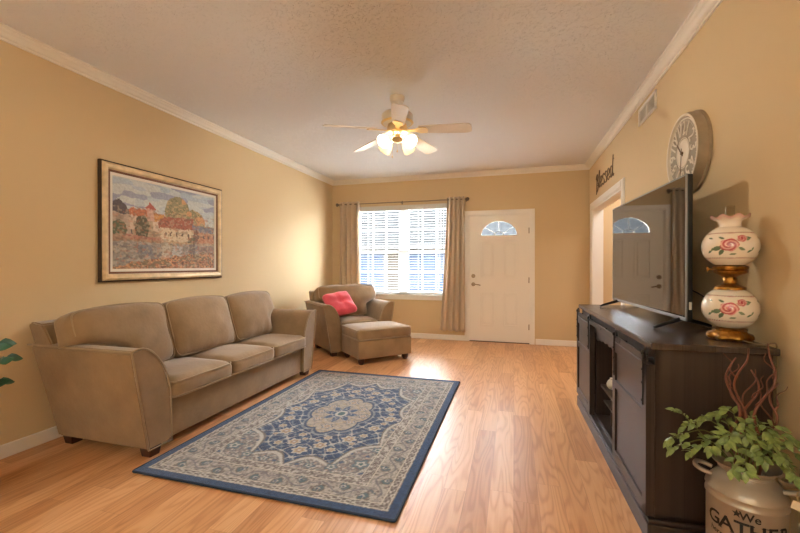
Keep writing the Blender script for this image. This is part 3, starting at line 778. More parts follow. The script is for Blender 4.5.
# ------------------------------------------------------------------ ceiling fan
FXc, FYc = -1.005, 3.37
fan = thing('ceiling_fan', 'white five-blade ceiling fan with lit glass shades', 'ceiling fan', (FXc, FYc, CH))
bm = bmesh.new(); lathe(bm, [(0, 0), (.066, 0), (.066, -.02), (.058, -.05), (.03, -.062), (0, -.062)], 32); obj('canopy', bm, M_fanwhite, fan, 40)
bm = bmesh.new(); cyl(bm, (0, 0, -.06), (0, 0, -.15), .014, 16); obj('downrod', bm, M_fanwhite, fan, 40)
bm = bmesh.new(); lathe(bm, [(0, -.135), (.06, -.137), (.125, -.15), (.14, -.165), (.14, -.225), (.125, -.24), (.07, -.25), (0, -.25)], 40); mo = obj('motor_housing', bm, M_fanwhite, fan, 40)
bm = bmesh.new(); lathe(bm, [(.142, -.228), (.146, -.232), (.142, -.237), (.128, -.243), (.126, -.24)], 40); obj('brass_band', bm, M_gold, mo, 60)
view = math.atan2(-FYc, -FXc)     # azimuth from the fan towards the camera
BZ = -.318
for k in range(5):
    a = view+math.radians(2)+k*2*PI/5
    P2 = [(.205, -.052), (.24, -.056), (.60, -.068), (.642, -.062), (.66, -.045), (.66, .045), (.642, .062), (.60, .068), (.24, .056), (.205, .052)]
    bm = bmesh.new(); prism(bm, P2, 2, -.0035, .0035)
    bmesh.ops.transform(bm, matrix=Matrix.Rotation(a, 4, 'Z') @ Matrix.Translation((0, 0, BZ+.022)) @ Matrix.Rotation(math.radians(3.5), 4, 'Y') @ Matrix.Rotation(math.radians(-14), 4, 'X'), verts=bm.verts)
    bl_ = obj('blade', bm, M_blade, fan)
    bm = bmesh.new(); prism(bm, [(.09, -.016), (.17, -.02), (.21, -.045), (.27, -.04), (.285, 0), (.27, .04), (.21, .045), (.17, .02), (.09, .016)], 2, -.012, -.005)
    bmesh.ops.transform(bm, matrix=Matrix.Rotation(a, 4, 'Z') @ Matrix.Translation((0, 0, BZ+.022)) @ Matrix.Rotation(math.radians(3.5), 4, 'Y') @ Matrix.Rotation(math.radians(-14), 4, 'X'), verts=bm.verts)
    obj('blade_iron', bm, M_gold, bl_)
bm = bmesh.new(); lathe(bm, [(0, -.248), (.085, -.25), (.095, -.29), (.095, -.318), (.05, -.325), (.045, -.345), (.07, -.36), (.07, -.378), (.05, -.395), (.02, -.41), (0, -.412)], 28); kit = obj('light_kit', bm, M_gold, fan, 40)
for k, da in enumerate((-42, 42, 138, 222)):
    a = view+math.radians(da)
    d = Vector((math.cos(a), math.sin(a), 0)); ax = (d*.80-Vector((0, 0, .60))).normalized()
    p0 = Vector((0, 0, -.366))+d*.065
    bm = bmesh.new(); tube(bm, smoothpath([Vector((0, 0, -.366))+d*.05, p0+d*.012, p0+d*.02+ax*.02]), .009, 8); arm = obj('lamp_arm', bm, M_gold, kit, 60)
    rot = Vector((0, 0, 1)).rotation_difference(ax).to_matrix().to_4x4()
    org = p0+d*.016+ax*.012
    bm = bmesh.new(); pr = [(.02, 0), (.026, .006), (.034, .025), (.046, .05), (.055, .075), (.060, .10), (.064, .112)]
    lathe(bm, pr+[(r-.003, z) for r, z in pr[::-1]], 28); bmesh.ops.transform(bm, matrix=Matrix.Translation(org) @ rot, verts=bm.verts)
    obj('glass_shade', bm, M_frost, fan, 60)
    bm = bmesh.new(); bmesh.ops.create_uvsphere(bm, u_segments=14, v_segments=10, radius=.021, matrix=Matrix.Translation(org+ax*.062)); obj('bulb', bm, M_bulb, fan, 180)
for da, ln in ((-75, .15), (0, .11)):
    a = view+math.radians(da); d = Vector((math.cos(a), math.sin(a), 0))*.045
    bm = bmesh.new(); cyl(bm, d+Vector((0, 0, -.38)), d+Vector((0, 0, -.38-ln)), .0012, 5); ch = obj('pull_chain', bm, M_gold, fan)
    bm = bmesh.new(); lathe(bm, [(0, -.02), (.006, -.014), (.005, -.004), (.002, 0), (0, 0)], 10, (d.x, d.y, -.38-ln)); obj('pull_knob', bm, M_gold, ch, 60)

# ------------------------------------------------------------------ right wall: vent, clock, word sign
vt = thing('wall_vent', 'white two-louvre air return vent high on the right wall', 'vent', (RW, 3.77, 2.555))
bm = bmesh.new(); hy_, hz_ = .222, .074
frame = [((-.012, -hy_, -hz_), (0, hy_, -hz_+.024)), ((-.012, -hy_, hz_-.024), (0, hy_, hz_)), ((-.012, -hy_, -hz_), (0, -hy_+.03, hz_)), ((-.012, hy_-.03, -hz_), (0, hy_, hz_)), ((-.012, -.014, -hz_), (0, .014, hz_))]
obj('frame', B(*frame, bev=.002), M_white, vt)
for y0, y1 in ((-hy_+.03, -.014), (.014, hy_-.03)):
    bm = bmesh.new()
    box(bm, (-.002, y0, -hz_+.02), (0, y1, hz_-.02))
    for k in range(9):
        z = -hz_+.03+k*.0105
        prism(bm, [(-.009, z-.003), (-.002, z+.003), (-.002, z+.005), (-.009, z-.001)], 1, y0, y1)
    obj('louvre', bm, M_grille, vt)

def text_mesh(s, size, ext=.0, bold=0):
    cu = bpy.data.curves.new('t', 'FONT'); cu.body = s; cu.size = size; cu.align_x = 'CENTER'; cu.align_y = 'CENTER'; cu.extrude = ext; cu.resolution_u = 3; cu.offset = bold
    o = bpy.data.objects.new('t', cu); COL.objects.link(o); bpy.context.view_layer.update()
    dg = bpy.context.evaluated_depsgraph_get(); me = bpy.data.meshes.new_from_object(o.evaluated_get(dg))
    bpy.data.objects.remove(o); bpy.data.curves.remove(cu); return me
CYc, CZc, CR = 2.89, 1.945, .25
clk = thing('wall_clock', 'large round grey wooden wall clock with cream numerals above the television', 'clock', (RW, CYc, CZc))
# local: build around z axis then rotate so +z -> -x, text upright
RC = Matrix(((0, 0, -1), (-1, 0, 0), (0, 1, 0))).to_4x4()    # local x -> -y, y -> z, z -> -x
def cobj(name, bm, m, sm=40, parent=clk):
    bmesh.ops.transform(bm, matrix=RC, verts=bm.verts); return obj(name, bm, m, parent, sm)
bm = bmesh.new(); lathe(bm, [(.20, .0), (CR+.004, .0), (CR+.004, .012), (CR-.004, .016), (CR-.006, .055), (CR-.012, .066), (CR-.018, .066), (CR-.02, .05)], 64); cobj('rim', bm, M_clockrim)
bm = bmesh.new(); lathe(bm, [(CR-.012, .066), (CR-.012, .07), (CR-.024, .07), (CR-.026, .055)], 64); cobj('bezel', bm, M_clocknum)
bm = bmesh.new(); lathe(bm, [(0, .055), (CR-.022, .055), (CR-.022, .04)], 64); cobj('face', bm, M_clockface)
bm = bmesh.new()
for r0, r1 in ((.092, .096), (.208, .214)): lathe(bm, [(r0, .056), (r0, .06), (r1, .06), (r1, .056)], 64)
lathe(bm, [(0, .059), (.085, .059), (.088, .056)], 48)
for k in range(12):
    a = PI/2-2*PI*(k+1)/12; me = text_mesh(str(k+1), .085, .002)
    t2 = bmesh.new(); t2.from_mesh(me); bpy.data.meshes.remove(me)
    bmesh.ops.transform(t2, matrix=Matrix.Translation((.15*math.cos(a), .15*math.sin(a), .06)) @ Matrix.Rotation(a-PI/2, 4, 'Z') @ Matrix.Diagonal((1.15, 1.45, 1, 1)), verts=t2.verts)
    tmp = bpy.data.meshes.new('x'); t2.to_mesh(tmp); t2.free(); bm.from_mesh(tmp); bpy.data.meshes.remove(tmp)
for k in range(60):
    a = 2*PI*k/60; tube(bm, [(.19*math.cos(a), .19*math.sin(a), .058), (.203*math.cos(a), .203*math.sin(a), .058)], .0015, 4)
cobj('numerals', bm, M_clocknum, None)
for nm, ang, ln, w in (('hour_hand', 10.52/12, .11, .006), ('minute_hand', 31/60, .16, .004)):
    a = PI/2-2*PI*ang; bm = bmesh.new()
    prism(bm, [(-.03, -w*.6), (ln*.7, -w), (ln, 0), (ln*.7, w), (-.03, w*.6)], 2, .066, .068)
    lathe(bm, [(0, .07), (.01, .07), (.01, .058)], 16)
    bmesh.ops.transform(bm, matrix=Matrix.Rotation(a, 4, 'Z'), verts=bm.verts); cobj(nm, bm, M_sign)

# script word "Blessed": strokes in (s,t) units; s to the right, t up
sg = thing('word_sign', 'dark metal script word sign reading Blessed above the hall opening', 'sign', (RW-.012, 5.84, 2.19))
strokes = [
 [(.05, .95), (.04, .6), (.02, .25), (.0, .06), (-.03, .02)],
 [(-.05, .78), (.02, .95), (.13, 1.0), (.19, .86), (.15, .68), (.05, .58), (.15, .56), (.22, .40), (.17, .2), (.06, .1), (-.02, .16)],
 [(.25, .26), (.32, .5), (.40, .9), (.40, 1.08), (.36, 1.08), (.33, .8), (.33, .35), (.37, .2), (.43, .26)]]
e_ = [(0, .33), (.12, .36), (.22, .45), (.18, .58), (.08, .58), (0, .42), (.03, .24), (.13, .18), (.25, .27)]
s_ = [(.2, .52), (.12, .6), (.03, .54), (.04, .45), (.14, .38), (.2, .28), (.14, .19), (.05, .18), (-.01, .24)]
d_ = [(.22, .48), (.14, .58), (.04, .5), (.02, .32), (.08, .18), (.17, .24), (.23, .45), (.28, .85), (.3, 1.15), (.26, .7), (.25, .3), (.29, .17), (.36, .24)]
for L_, o_ in ((e_, .46), (s_, .77), (s_, 1.03), (e_, 1.29), (d_, 1.58)): strokes.append([(x+o_, y) for x, y in L_])
KY, KZ = .93/1.9, .26
bm = bmesh.new()
for si_, s in enumerate(strokes):
    tube(bm, smoothpath([(0, -p[0]*KY, (p[1] if si_ < 2 else p[1]*1.25 if p[1] < .6 else .75+(p[1]-.6)*.7)*KZ) for p in s], 5), .0055, 6)
obj('lettering', bm, M_sign, sg, 60)
bm = bmesh.new()
bm.free()
for y, z in ((-.02, .12), (-.9, .25)):
    bm = bmesh.new(); cyl(bm, (0, y-.01, z), (.0119, y-.01, z), .004, 6); obj('wall_pin', bm, M_sign, sg)

# ------------------------------------------------------------------ TV stand
# local: x=0 front of the top at the near corner, +y to the far end, +x towards the wall
SA = math.radians(1.0)
ts = thing('tv_stand', 'long dark espresso sliding barn-door television stand on the right wall', 'tv stand', (.582, 1.967, 0), SA)
TLn, TD, TH = 1.80, .47, .89
obj('top', B(((0, 0, TH-.03), (TD, TLn, TH)), bev=.005), M_standtop, ts)
yA, yB = .03, TLn-.03; xf = .03
b1, b2 = .60, 1.24   # opening between the doors (local y)
body = [((xf, yA, .10), (TD-.01, yA+.025, TH-.03)), ((xf, yB-.025, .10), (TD-.01, yB, TH-.03)), ((TD-.02, yA, .10), (TD-.01, yB, TH-.03)),
        ((xf, yA, .10), (TD-.01, yB, .125)), ((xf, b1-.02, .1), (TD-.01, b1, TH-.03)), ((xf, b2, .1), (TD-.01, b2+.02, TH-.03)),
        ((xf-.005, yA, TH-.16), (xf+.015, yB, TH-.03)), ((xf-.005, yA, .10), (xf+.012, yA+.05, TH-.03)), ((xf-.005, yB-.05, .10), (xf+.012, yB, TH-.03))]
obj('cabinet_body', B(*body, bev=.002), M_stand, ts)
obj('plinth', B(((-.012, .004, 0), (TD, TLn-.004, .085)), ((-.004, .012, .085), (TD-.004, TLn-.012, .102)), bev=.004), M_stand, ts)
# scalloped valance under the rail in the open bay
bm = bmesh.new(); pts = [(b1, TH-.155), (b2, TH-.155)]
L_ = b2-b1
low = [(b2-L_*k/40, TH-.205-.012*math.sin(k/40*PI*6)**2+.028*math.sin(k/40*PI)) for k in range(41)]
prism(bm, pts+low, 0, xf+.0, xf+.014); obj('valance', bm, M_stand, ts)
obj('shelf', B(((xf+.03, b1, .335), (TD-.02, b2, .353))), M_stand, ts)
obj('wine_rack', B(((xf+.05, b1, .225), (TD-.03, b2, .237)), ((xf+.05, b1+.2, .125), (TD-.03, b1+.212, .335)), ((xf+.05, b1+.42, .125), (TD-.03, b1+.432, .335))), M_stand, ts)
bm = bmesh.new(); box(bm, (-.012, .02, TH-.095), (-.006, TLn-.02, TH-.06), .001)
for y in (.06, .45, .9, 1.35, 1.74): cyl(bm, (-.014, y, TH-.078), (xf, y, TH-.078), .008, 8)
obj('track_rail', bm, M_black, ts)
for (d0, d1) in ((.012, .585), (1.235, 1.79)):
    bm = bmesh.new(); z0, z1 = .118, TH-.098
    box(bm, (-.006, d0, z0), (.018, d1, z1))
    fw_ = .055
    for a, c in (((-.016, d0, z0), (-.004, d0+fw_, z1)), ((-.016, d1-fw_, z0), (-.004, d1, z1)), ((-.016, d0, z1-fw_), (-.004, d1, z1)), ((-.016, d0, z0), (-.004, d1, z0+fw_)), ((-.016, d0, z1-.26), (-.004, d1, z1-.26+.045))):
        box(bm, a, c, .002)
    dr = obj('sliding_door', bm, M_stand, ts)
    for y in (d0+.04, d1-.04):
        bm = bmesh.new(); box(bm, (-.022, y-.010, z1-.19), (-.016, y+.010, z1+.06), .001)
        for z in (z1-.17, z1-.09, z1-.03): cyl(bm, (-.025, y, z), (-.02, y, z), .006, 8)
        hg = obj('hanger_strap', bm, M_black, dr)
        bm = bmesh.new(); cyl(bm, (-.014, y, TH-.052), (-.003, y, TH-.052), .026, 20); cyl(bm, (-.026, y, TH-.052), (-.014, y, TH-.052), .009, 8)
        obj('wheel', bm, M_black, hg, 40)
# little ornament on the shelf
orn = thing('shelf_ornament', 'small white rounded ornament on the open shelf of the television stand', 'ornament', (.675, 3.10, .353))
bm = bmesh.new(); lathe(bm, [(0, 0), (.022, 0), (.034, .016), (.037, .034), (.028, .056), (.015, .068), (.017, .076), (.013, .076), (0, .068)], 24); obj('vase', bm, M_ceramic, orn, 60)

# ------------------------------------------------------------------ television
p_n, p_f = Vector((.872, 2.397)), Vector((.818, 3.742))
tdir = (p_f-p_n); TW = tdir.length; ta = math.atan2(-tdir.x, tdir.y)
tv = thing('television', 'large flat screen television on the dark stand reflecting the front door', 'television', (p_n.x, p_n.y, TH), ta)
z0, z1 = .05, .05+.775
obj('panel', B(((.004, 0, z0), (.03, TW, z1)), ((.03, .12, z0+.03), (.062, TW-.12, z1-.28)), bev=.004), M_blackplastic, tv)
obj('screen', B(((-.0015, .008, z0+.018), (.004, TW-.008, z1-.008))), M_screen, tv)
bm = B(((-.003, 0, z0), (.004, TW, z0+.018)), ((-.003, 0, z1-.008), (.004, TW, z1)), ((-.003, 0, z0), (.004, .008, z1)), ((-.003, TW-.008, z0), (.004, TW, z1)))
obj('bezel', bm, M_silver, tv)
obj('port_label', B(((.012, -.0008, z0+.06), (.024, .001, z0+.10))), M_ceramic, tv)
for y in (.085, TW-.125):
    bm = bmesh.new()
    for sgn in (-1, 1):
        sk = .06*sgn
        pts = smoothpath([(.017, y, z0+.004), (.017+sgn*.05, y+sk*.35, z0-.010), (.017+sgn*.12, y+sk*.8, .022), (.017+sgn*.16, y+sk, .0085)], 5)
        tube(bm, pts, .0105, 8, taper=lambda t: 1.25-.5*t)
    obj('foot', bm, M_blackplastic, tv, 60)
bm = bmesh.new(); tube(bm, smoothpath([(.068, .18, .22), (.12, .08, .17), (.15, .02, .09), (.16, -.06, .03), (.15, -.14, .0075), (.165, -.04, .0075), (.16, .2, .0075)], 6), .0035, 6); obj('power_cord', bm, M_bcord, tv, 60)

# ------------------------------------------------------------------ lamp
lx, ly = .970, 2.188
lamp = thing('hurricane_lamp', 'rose-painted white glass double globe lamp with brass fittings on the dark stand', 'lamp', (lx, ly, TH))
vaz = math.atan2(-ly, -lx)
def brass_foot(a, k): return 1+(.07*math.cos(8*a) if k < 4 else 0)
bm = bmesh.new(); lathe(bm, [(0, .0), (.078, .0), (.088, .012), (.084, .024), (.066, .034), (.06, .042), (.066, .048), (.05, .056), (0, .056)], 64, rfun=brass_foot); obj('base', bm, M_brass, lamp, 60)
def globe_cols(az, el):
    S = srgb; C = np.zeros(az.shape+(3,)); C[:] = S(232, 220, 204)
    def P(mk, c, a=1.0): C[mk] = C[mk]*(1-a)+S(*c)*a
    def leaf(ca_, ce, L, w, ang, col):
        dx, dy = (az-ca_), (el-ce); c, s = math.cos(ang), math.sin(ang); x, y = dx*c+dy*s, -dx*s+dy*c
        P((np.abs(x) < L) & (np.abs(y) < w*(1-(x/L)**2)), col, .9)
    def rose(ca_, ce, r):
        dx, dy = az-ca_, (el-ce)*1.1; R = np.hypot(dx, dy); T_ = np.arctan2(dy, dx)
        P(R < r*(1+.1*np.cos(5*T_)), (206, 130, 128), .95); P((R < r*1.05) & (np.sin(R/r*13+T_*2) > .35), (176, 62, 74), .85); P((R < r) & (np.sin(R/r*13+T_*2) < -.6), (232, 186, 176), .8); P(R < r*.25, (160, 48, 60))
    for off in (0, 2*PI/3, -2*PI/3):
        o = vaz+off; o = (o+PI) % (2*PI)-PI
        A0 = o
        G1, G2 = (72, 104, 74), (104, 128, 92)
        for (da, e, L, w, an) in ((-.44, -.10, .21, .10, .3), (-.30, -.28, .18, .08, 1.0), (.40, -.14, .14, .06, -.5), (.66, .30, .12, .05, .5), (-.30, .38, .13, .05, -.4), (.10, -.38, .14, .05, .1)): leaf(A0+da, e, L, w, an, G1 if da < 0 else G2)
        rose(A0-.02, .05, .31); rose(A0+.42, .34, .18)
        for da in (.7, -.75):
            leaf(A0+da, -.25, .12, .045, .6, G1); leaf(A0+da+.12, -.14, .10, .04, 1.2, G2); leaf(A0+da, .38, .12, .04, -.3, G1)
    for e0 in (.62, -.60):
        ph = (az*9) % 1.0
        b_ = np.abs(el-e0-.03*np.sin(az*9*2*PI)) < .028
        P(b_ & (ph < .55), (168, 76, 78), .8); P((np.abs(el-e0-.05) < .03) & (ph > .55) & (ph < .8), (96, 112, 78), .8)
    return C
def globe(name, zc, r, squash, top=None):
    n, mm = 220, 110; extra = top or []
    e = np.linspace(-1.15, 1.15, mm)
    rr = [r*math.cos(x) for x in e]; zz = [zc+r*squash*math.sin(x) for x in e]; ee = list(e)
    ruff = [0]*mm
    for (a, b_, f) in extra: rr.append(a); zz.append(b_); ee.append(9); ruff.append(f)
    az = np.linspace(0, 2*PI, n+1)
    AZ, R_ = np.meshgrid(az, rr); _, Z_ = np.meshgrid(az, zz); _, E_ = np.meshgrid(az, ee); _, F_ = np.meshgrid(az, ruff)
    wav = np.cos(8*AZ); R2 = R_*(1+.03*F_*wav); Z2 = Z_+.006*F_*wav
    AZw = (AZ+PI) % (2*PI)-PI
    me = gridmesh(name, R2*np.cos(AZ), R2*np.sin(AZ), Z2)
    C = globe_cols(AZw, np.where(E_ > 5, 3, E_))
    pk = (F_ > .3)[..., None]; w = np.clip((F_-.3)/.7, 0, 1)[..., None]
    C = np.where(pk, C*(1-w*.75)+srgb(206, 140, 132)*w*.75, C)
    setcol(me, C.reshape(-1, 3)); return objm(name, me, MATS['painted_milk_glass'], lamp, 180)
vmat('painted_milk_glass', .25, coat=.3)
globe('lower_globe', .054+.091, .107, .93)
zt = .054+.182
bm = bmesh.new(); lathe(bm, [(0, zt-.012), (.04, zt-.012), (.06, zt-.004), (.058, zt+.006), (.035, zt+.018), (.024, zt+.024), (.027, zt+.04), (.023, zt+.052), (.036, zt+.06), (.05, zt+.066), (.062, zt+.074), (.064, zt+.082), (.06, zt+.086), (.067, zt+.092), (.067, zt+.102), (.052, zt+.11), (0, zt+.11)], 40, rfun=lambda a, k: 1+.02*math.cos(16*a)); bu = obj('burner', bm, M_brass, lamp, 50)
ka = vaz-1.35; kd = Vector((math.cos(ka), math.sin(ka), 0))
bm = bmesh.new(); cyl(bm, kd*.06+Vector((0, 0, zt+.09)), kd*.082+Vector((0, 0, zt+.089)), .003, 8); cyl(bm, kd*.082+Vector((0, 0, zt+.089)), kd*.088+Vector((0, 0, zt+.089)), .012, 16); obj('key_knob', bm, M_brass, bu, 40)
zu = zt+.104+.091
globe('globe_shade', zu, .107, .93, [(.042, zu+.094, 0), (.041, zu+.104, 0), (.044, zu+.116, .0), (.054, zu+.129, .35), (.066, zu+.138, .8), (.074, zu+.142, 1.0), (.073, zu+.139, 1.0), (.054, zu+.125, .4)])
bm = bmesh.new(); lathe(bm, [(.021, zu-.04), (.024, zu+.0), (.020, zu+.06), (.019, zu+.19), (.017, zu+.19), (.018, zu+.06)], 28); obj('chimney', bm, M_clearglass, lamp, 60)
bm = bmesh.new(); tube(bm, smoothpath([(.0, -.07, .012), (.03, -.12, .0045), (.06, -.145, .0045), (.085, -.15, .012), (.1, -.148, .006), (.102, -.146, -.04), (.102, -.146, -.3)], 6), .003, 6); obj('power_cord', bm, M_cord, lamp, 60)

# ------------------------------------------------------------------ milk can with greenery
kx, ky = .845, 1.79
can = thing('milk_can', 'galvanized milk can printed We Gather in front of the dark stand', 'milk can', (kx, ky, 0))
bm = bmesh.new(); cr = .122
lathe(bm, [(0, .002), (cr-.006, .0), (cr, .006), (cr, .018), (cr-.003, .022), (cr-.003, .352), (cr+.001, .356), (cr+.001, .362), (cr-.003, .366), (cr-.003, .382), (cr+.001, .386), (cr-.001, .394), (cr-.012, .41), (.094, .43), (.080, .442), (.077, .45), (.083, .454), (.083, .458), (.079, .462), (.082, .474), (.098, .486), (.101, .487), (.101, .482), (.094, .478), (.078, .455), (.074, .44), (.0, .435)], 64)
obj('can_body', bm, M_galv, can, 45)
caz = math.atan2(-ky, -kx)
for da in (math.radians(-88), math.radians(92)):
    a = caz+da; d = Vector((math.cos(a), math.sin(a), 0)); t_ = Vector((-d.y, d.x, 0)); bm = bmesh.new()
    pts = smoothpath([d*.1+t_*.035+Vector((0, 0, .425)), d*.128+t_*.038+Vector((0, 0, .432)), d*.148+t_*.025+Vector((0, 0, .437)), d*.153+Vector((0, 0, .438)), d*.148-t_*.025+Vector((0, 0, .437)), d*.128-t_*.038+Vector((0, 0, .432)), d*.1-t_*.035+Vector((0, 0, .425))], 4)
    tube(bm, pts, .0085, 8); obj('handle', bm, M_galv, can, 60)
def wrap_text(bm, s, size, a_off, z, sx=1, slope=0, rot=0, r=cr-.0022):
    me = text_mesh(s, size, .0, size*.018); t2 = bmesh.new(); t2.from_mesh(me); bpy.data.meshes.remove(me)
    bmesh.ops.triangulate(t2, faces=t2.faces[:]); bmesh.ops.subdivide_edges(t2, edges=[e for e in t2.edges if e.calc_length() > size*.12], cuts=2)
    c, q = math.cos(rot), math.sin(rot)
    for v in t2.verts:
        x, y = v.co.x*sx, v.co.y; x, y = x*c-y*q, x*q+y*c
        # seen from outside, text runs counter-clockwise (to the viewer's right)
        a = a_off+x/r; v.co = Vector((r*math.cos(a), r*math.sin(a), z+y+slope*x*x))
    tmp = bpy.data.meshes.new('x'); t2.to_mesh(tmp); t2.free(); bm.from_mesh(tmp); bpy.data.meshes.remove(tmp)
bm = bmesh.new()
def serif_word(bm, word, size, a_off, z, adv):
    for i, ch in enumerate(word):
        a = a_off+(i-(len(word)-1)/2)*adv/cr
        wrap_text(bm, ch, size, a, z, 1.05)
        h = size*.345; w_ = size*.11
        feet = {'A': [(-.30, -1), (.30, -1)], 'T': [(0, -1)], 'H': [(-.25, -1), (.25, -1), (-.25, 1), (.25, 1)], 'E': [(-.2, -1), (-.2, 1)], 'R': [(-.22, -1), (.26, -1), (-.22, 1)], 'G': []}[ch]
        for fx_, fz_ in feet:
            n_ = 4; vs = []
            for k in range(n_+1):
                aa = a+(fx_*size+(-1+2*k/n_)*w_)/cr; r = cr-.0021
                vs.append((bm.verts.new((r*math.cos(aa), r*math.sin(aa), z+fz_*h-size*.022)), bm.verts.new((r*math.cos(aa), r*math.sin(aa), z+fz_*h+size*.022))))
            for (p, q), (p2, q2) in zip(vs, vs[1:]): bm.faces.new((p, p2, q2, q))
serif_word(bm, 'GATHER', .068, caz+.10, .285, .046)
wrap_text(bm, 'We', .040, caz+.11, .334)
wrap_text(bm, 'here to', .026, caz-.62, .238, rot=-.12)
wrap_text(bm, 'give', .026, caz-.25, .225)
wrap_text(bm, 'thanks', .040, caz+.1, .185)
# star
def star(bm, a0, z0, R):
    c = bm.verts.new(((cr-.0021)*math.cos(a0), (cr-.0021)*math.sin(a0), z0)); vs = []
    for k in range(10):
        r = R if k % 2 == 0 else R*.42; t = PI/2+k*PI/5; a = a0+r*math.cos(t)/cr
        vs.append(bm.verts.new(((cr-.0021)*math.cos(a), (cr-.0021)*math.sin(a), z0+r*math.sin(t))))
    for k in range(10): bm.faces.new((c, vs[k], vs[(k+1) % 10]))
star(bm, caz-.2, .338, .015)
obj('stencil_lettering', bm, M_ink, can)
# tag on the right-hand handle (its own thing)
a = caz+math.radians(92); d = Vector((math.cos(a), math.sin(a), 0)); f = Vector((math.cos(caz), math.sin(caz), 0))
tp = Vector((kx, ky, 0))+d*.138+f*.042+Vector((0, 0, .428))
tg = thing('paper_tag', 'small cream paper tag tied with twine to the milk can handle', 'tag', tp)
bm = bmesh.new(); tube(bm, smoothpath([(0, 0, .016), (-.006, -.004, .0), (0, -.006, -.02)], 4), .0015, 5); obj('twine', bm, M_twine, tg); bm = bmesh.new(); tube(bm, smoothpath([(0, -.004, -.048), (.004, -.006, -.075), (-.002, -.004, -.10)], 4), .002, 5); obj('twine', bm, M_twine, tg)
bm = bmesh.new(); box(bm, (-.02, -.0008, -.015), (.02, .0008, .015), .0005); bmesh.ops.transform(bm, matrix=Matrix.Translation((0, -.007, -.034)) @ Matrix.Rotation(caz+PI/2, 4, 'Z') @ Matrix.Rotation(.25, 4, 'Y'), verts=bm.verts); obj('card', bm, M_tagpaper, tg)
# burlap bow at the same handle
bw = thing('ribbon_bow', 'brown burlap ribbon looped on the right handle of the milk can', 'ribbon', Vector((kx, ky, .448))+d*.142)
for k, (s1, s2) in enumerate(((1, .4), (-1, .3), (.2, -.9))):
    P_ = smoothpath([(0, 0, 0), tuple(d*.03*s1+f*.03*s2+Vector((0, 0, .03))), tuple(d*.055*s1+f*.05*s2+Vector((0, 0, .012))), tuple(d*.03*s1+f*.03*s2+Vector((0, 0, -.008))), (0, 0, 0)], 5)
    bm = bmesh.new(); w_ = Vector((0, 0, .012)) + (f*.006 if k else d*.006); pv = None
    for p in P_:
        q = (bm.verts.new(p-w_), bm.verts.new(p+w_))
        if pv: bm.faces.new((pv[0], q[0], q[1], pv[1]))
        pv = q
    o = obj('ribbon_loop', bm, M_ribbon, bw, 180); md = o.modifiers.new('s', 'SOLIDIFY'); md.thickness = .001

def add_leaf(bm, p, dr, nrm, L, w, bend=.25):
    dr = dr.normalized(); sd = dr.cross(nrm)
    if sd.length < 1e-4: sd = dr.orthogonal()
    sd.normalize(); nn = sd.cross(dr).normalized(); rows = []
    for t, ww in ((0, .08), (.18, .62), (.4, 1), (.65, .82), (.86, .4), (1, .02)):
        c = p+dr*(L*t)-nn*(bend*L*t*t)
        rows.append((bm.verts.new(c-sd*w*ww+nn*w*.25*ww), bm.verts.new(c), bm.verts.new(c+sd*w*ww+nn*w*.25*ww)))
    for A, C in zip(rows, rows[1:]):
        bm.faces.new((A[0], A[1], C[1], C[0])); bm.faces.new((A[1], A[2], C[2], C[1]))
# trailing plant in the can
pl = thing('trailing_plant', 'variegated green leafy vine spilling out of the milk can', 'plant', (kx, ky, .436))
rv = Vector((math.cos(caz+PI/2), math.sin(caz+PI/2), 0))     # viewer's right
R_ = random.Random(5)
ends = [(-.24, .12, .06), (-.20, .02, .10), (-.24, .04, .00), (-.17, .10, .03), (-.10, .16, .08), (-.05, .12, .11), (0, .17, .03), (.05, .14, .08), (.10, .12, .10), (.13, .15, .05), (.17, .06, .10), (.19, .02, .05), (.14, -.02, .13), (-.08, -.02, .17), (.03, .02, .16), (-.14, .0, .14), (.08, .08, .14), (.0, .10, .14), (-.04, .15, .02), (.16, .10, .0)]
allst = [(-.215, .02, .20)]+[(a*.95, b*.75, c+.035) for a, b, c in ends]
lf = bmesh.new()
for k, (er, ef, ez) in enumerate(allst):
    E_ = rv*er+f*ef+Vector((0, 0, ez))
    s0 = rv*R_.uniform(-.03, .03)+f*R_.uniform(-.02, .03)
    mid = rv*er*.45+f*ef*.4+Vector((0, 0, max(.09, ez*.7+.08)))
    if k == 0: mid = rv*-.10+f*.03+Vector((0, 0, .10))
    path = smoothpath([s0, mid, E_-(E_-mid)*.25+Vector((0, 0, .012)), E_], 6)
    bm = bmesh.new(); tube(bm, path, .0022, 5, taper=lambda t: 1.2-.7*t); obj('stem', bm, M_stem, pl, 60)
    N = len(path)
    for i in range(4, N):
        p = path[i]; tdir_ = (path[i]-path[i-1]).normalized()
        for sd in (-1, 1):
            if R_.random() < .48: continue
            sv = tdir_.cross(Vector((0, 0, 1))).normalized()*sd
            dr = tdir_*.55+sv*R_.uniform(.5, 1.0)+Vector((0, 0, R_.uniform(-.15, .45)))
            g = .55 if k == 0 else 1
            add_leaf(lf, p, dr, Vector((R_.uniform(-.5, .5), R_.uniform(-.5, .5), 1))+f*.5, R_.uniform(.028, .046)*g, R_.uniform(.008, .0125)*g, R_.uniform(.1, .5))
    add_leaf(lf, path[-1], path[-1]-path[-3], Vector((0, 0, 1))+f*.4, .04, .011)
obj('leaves', lf, M_leaf, pl, 60)
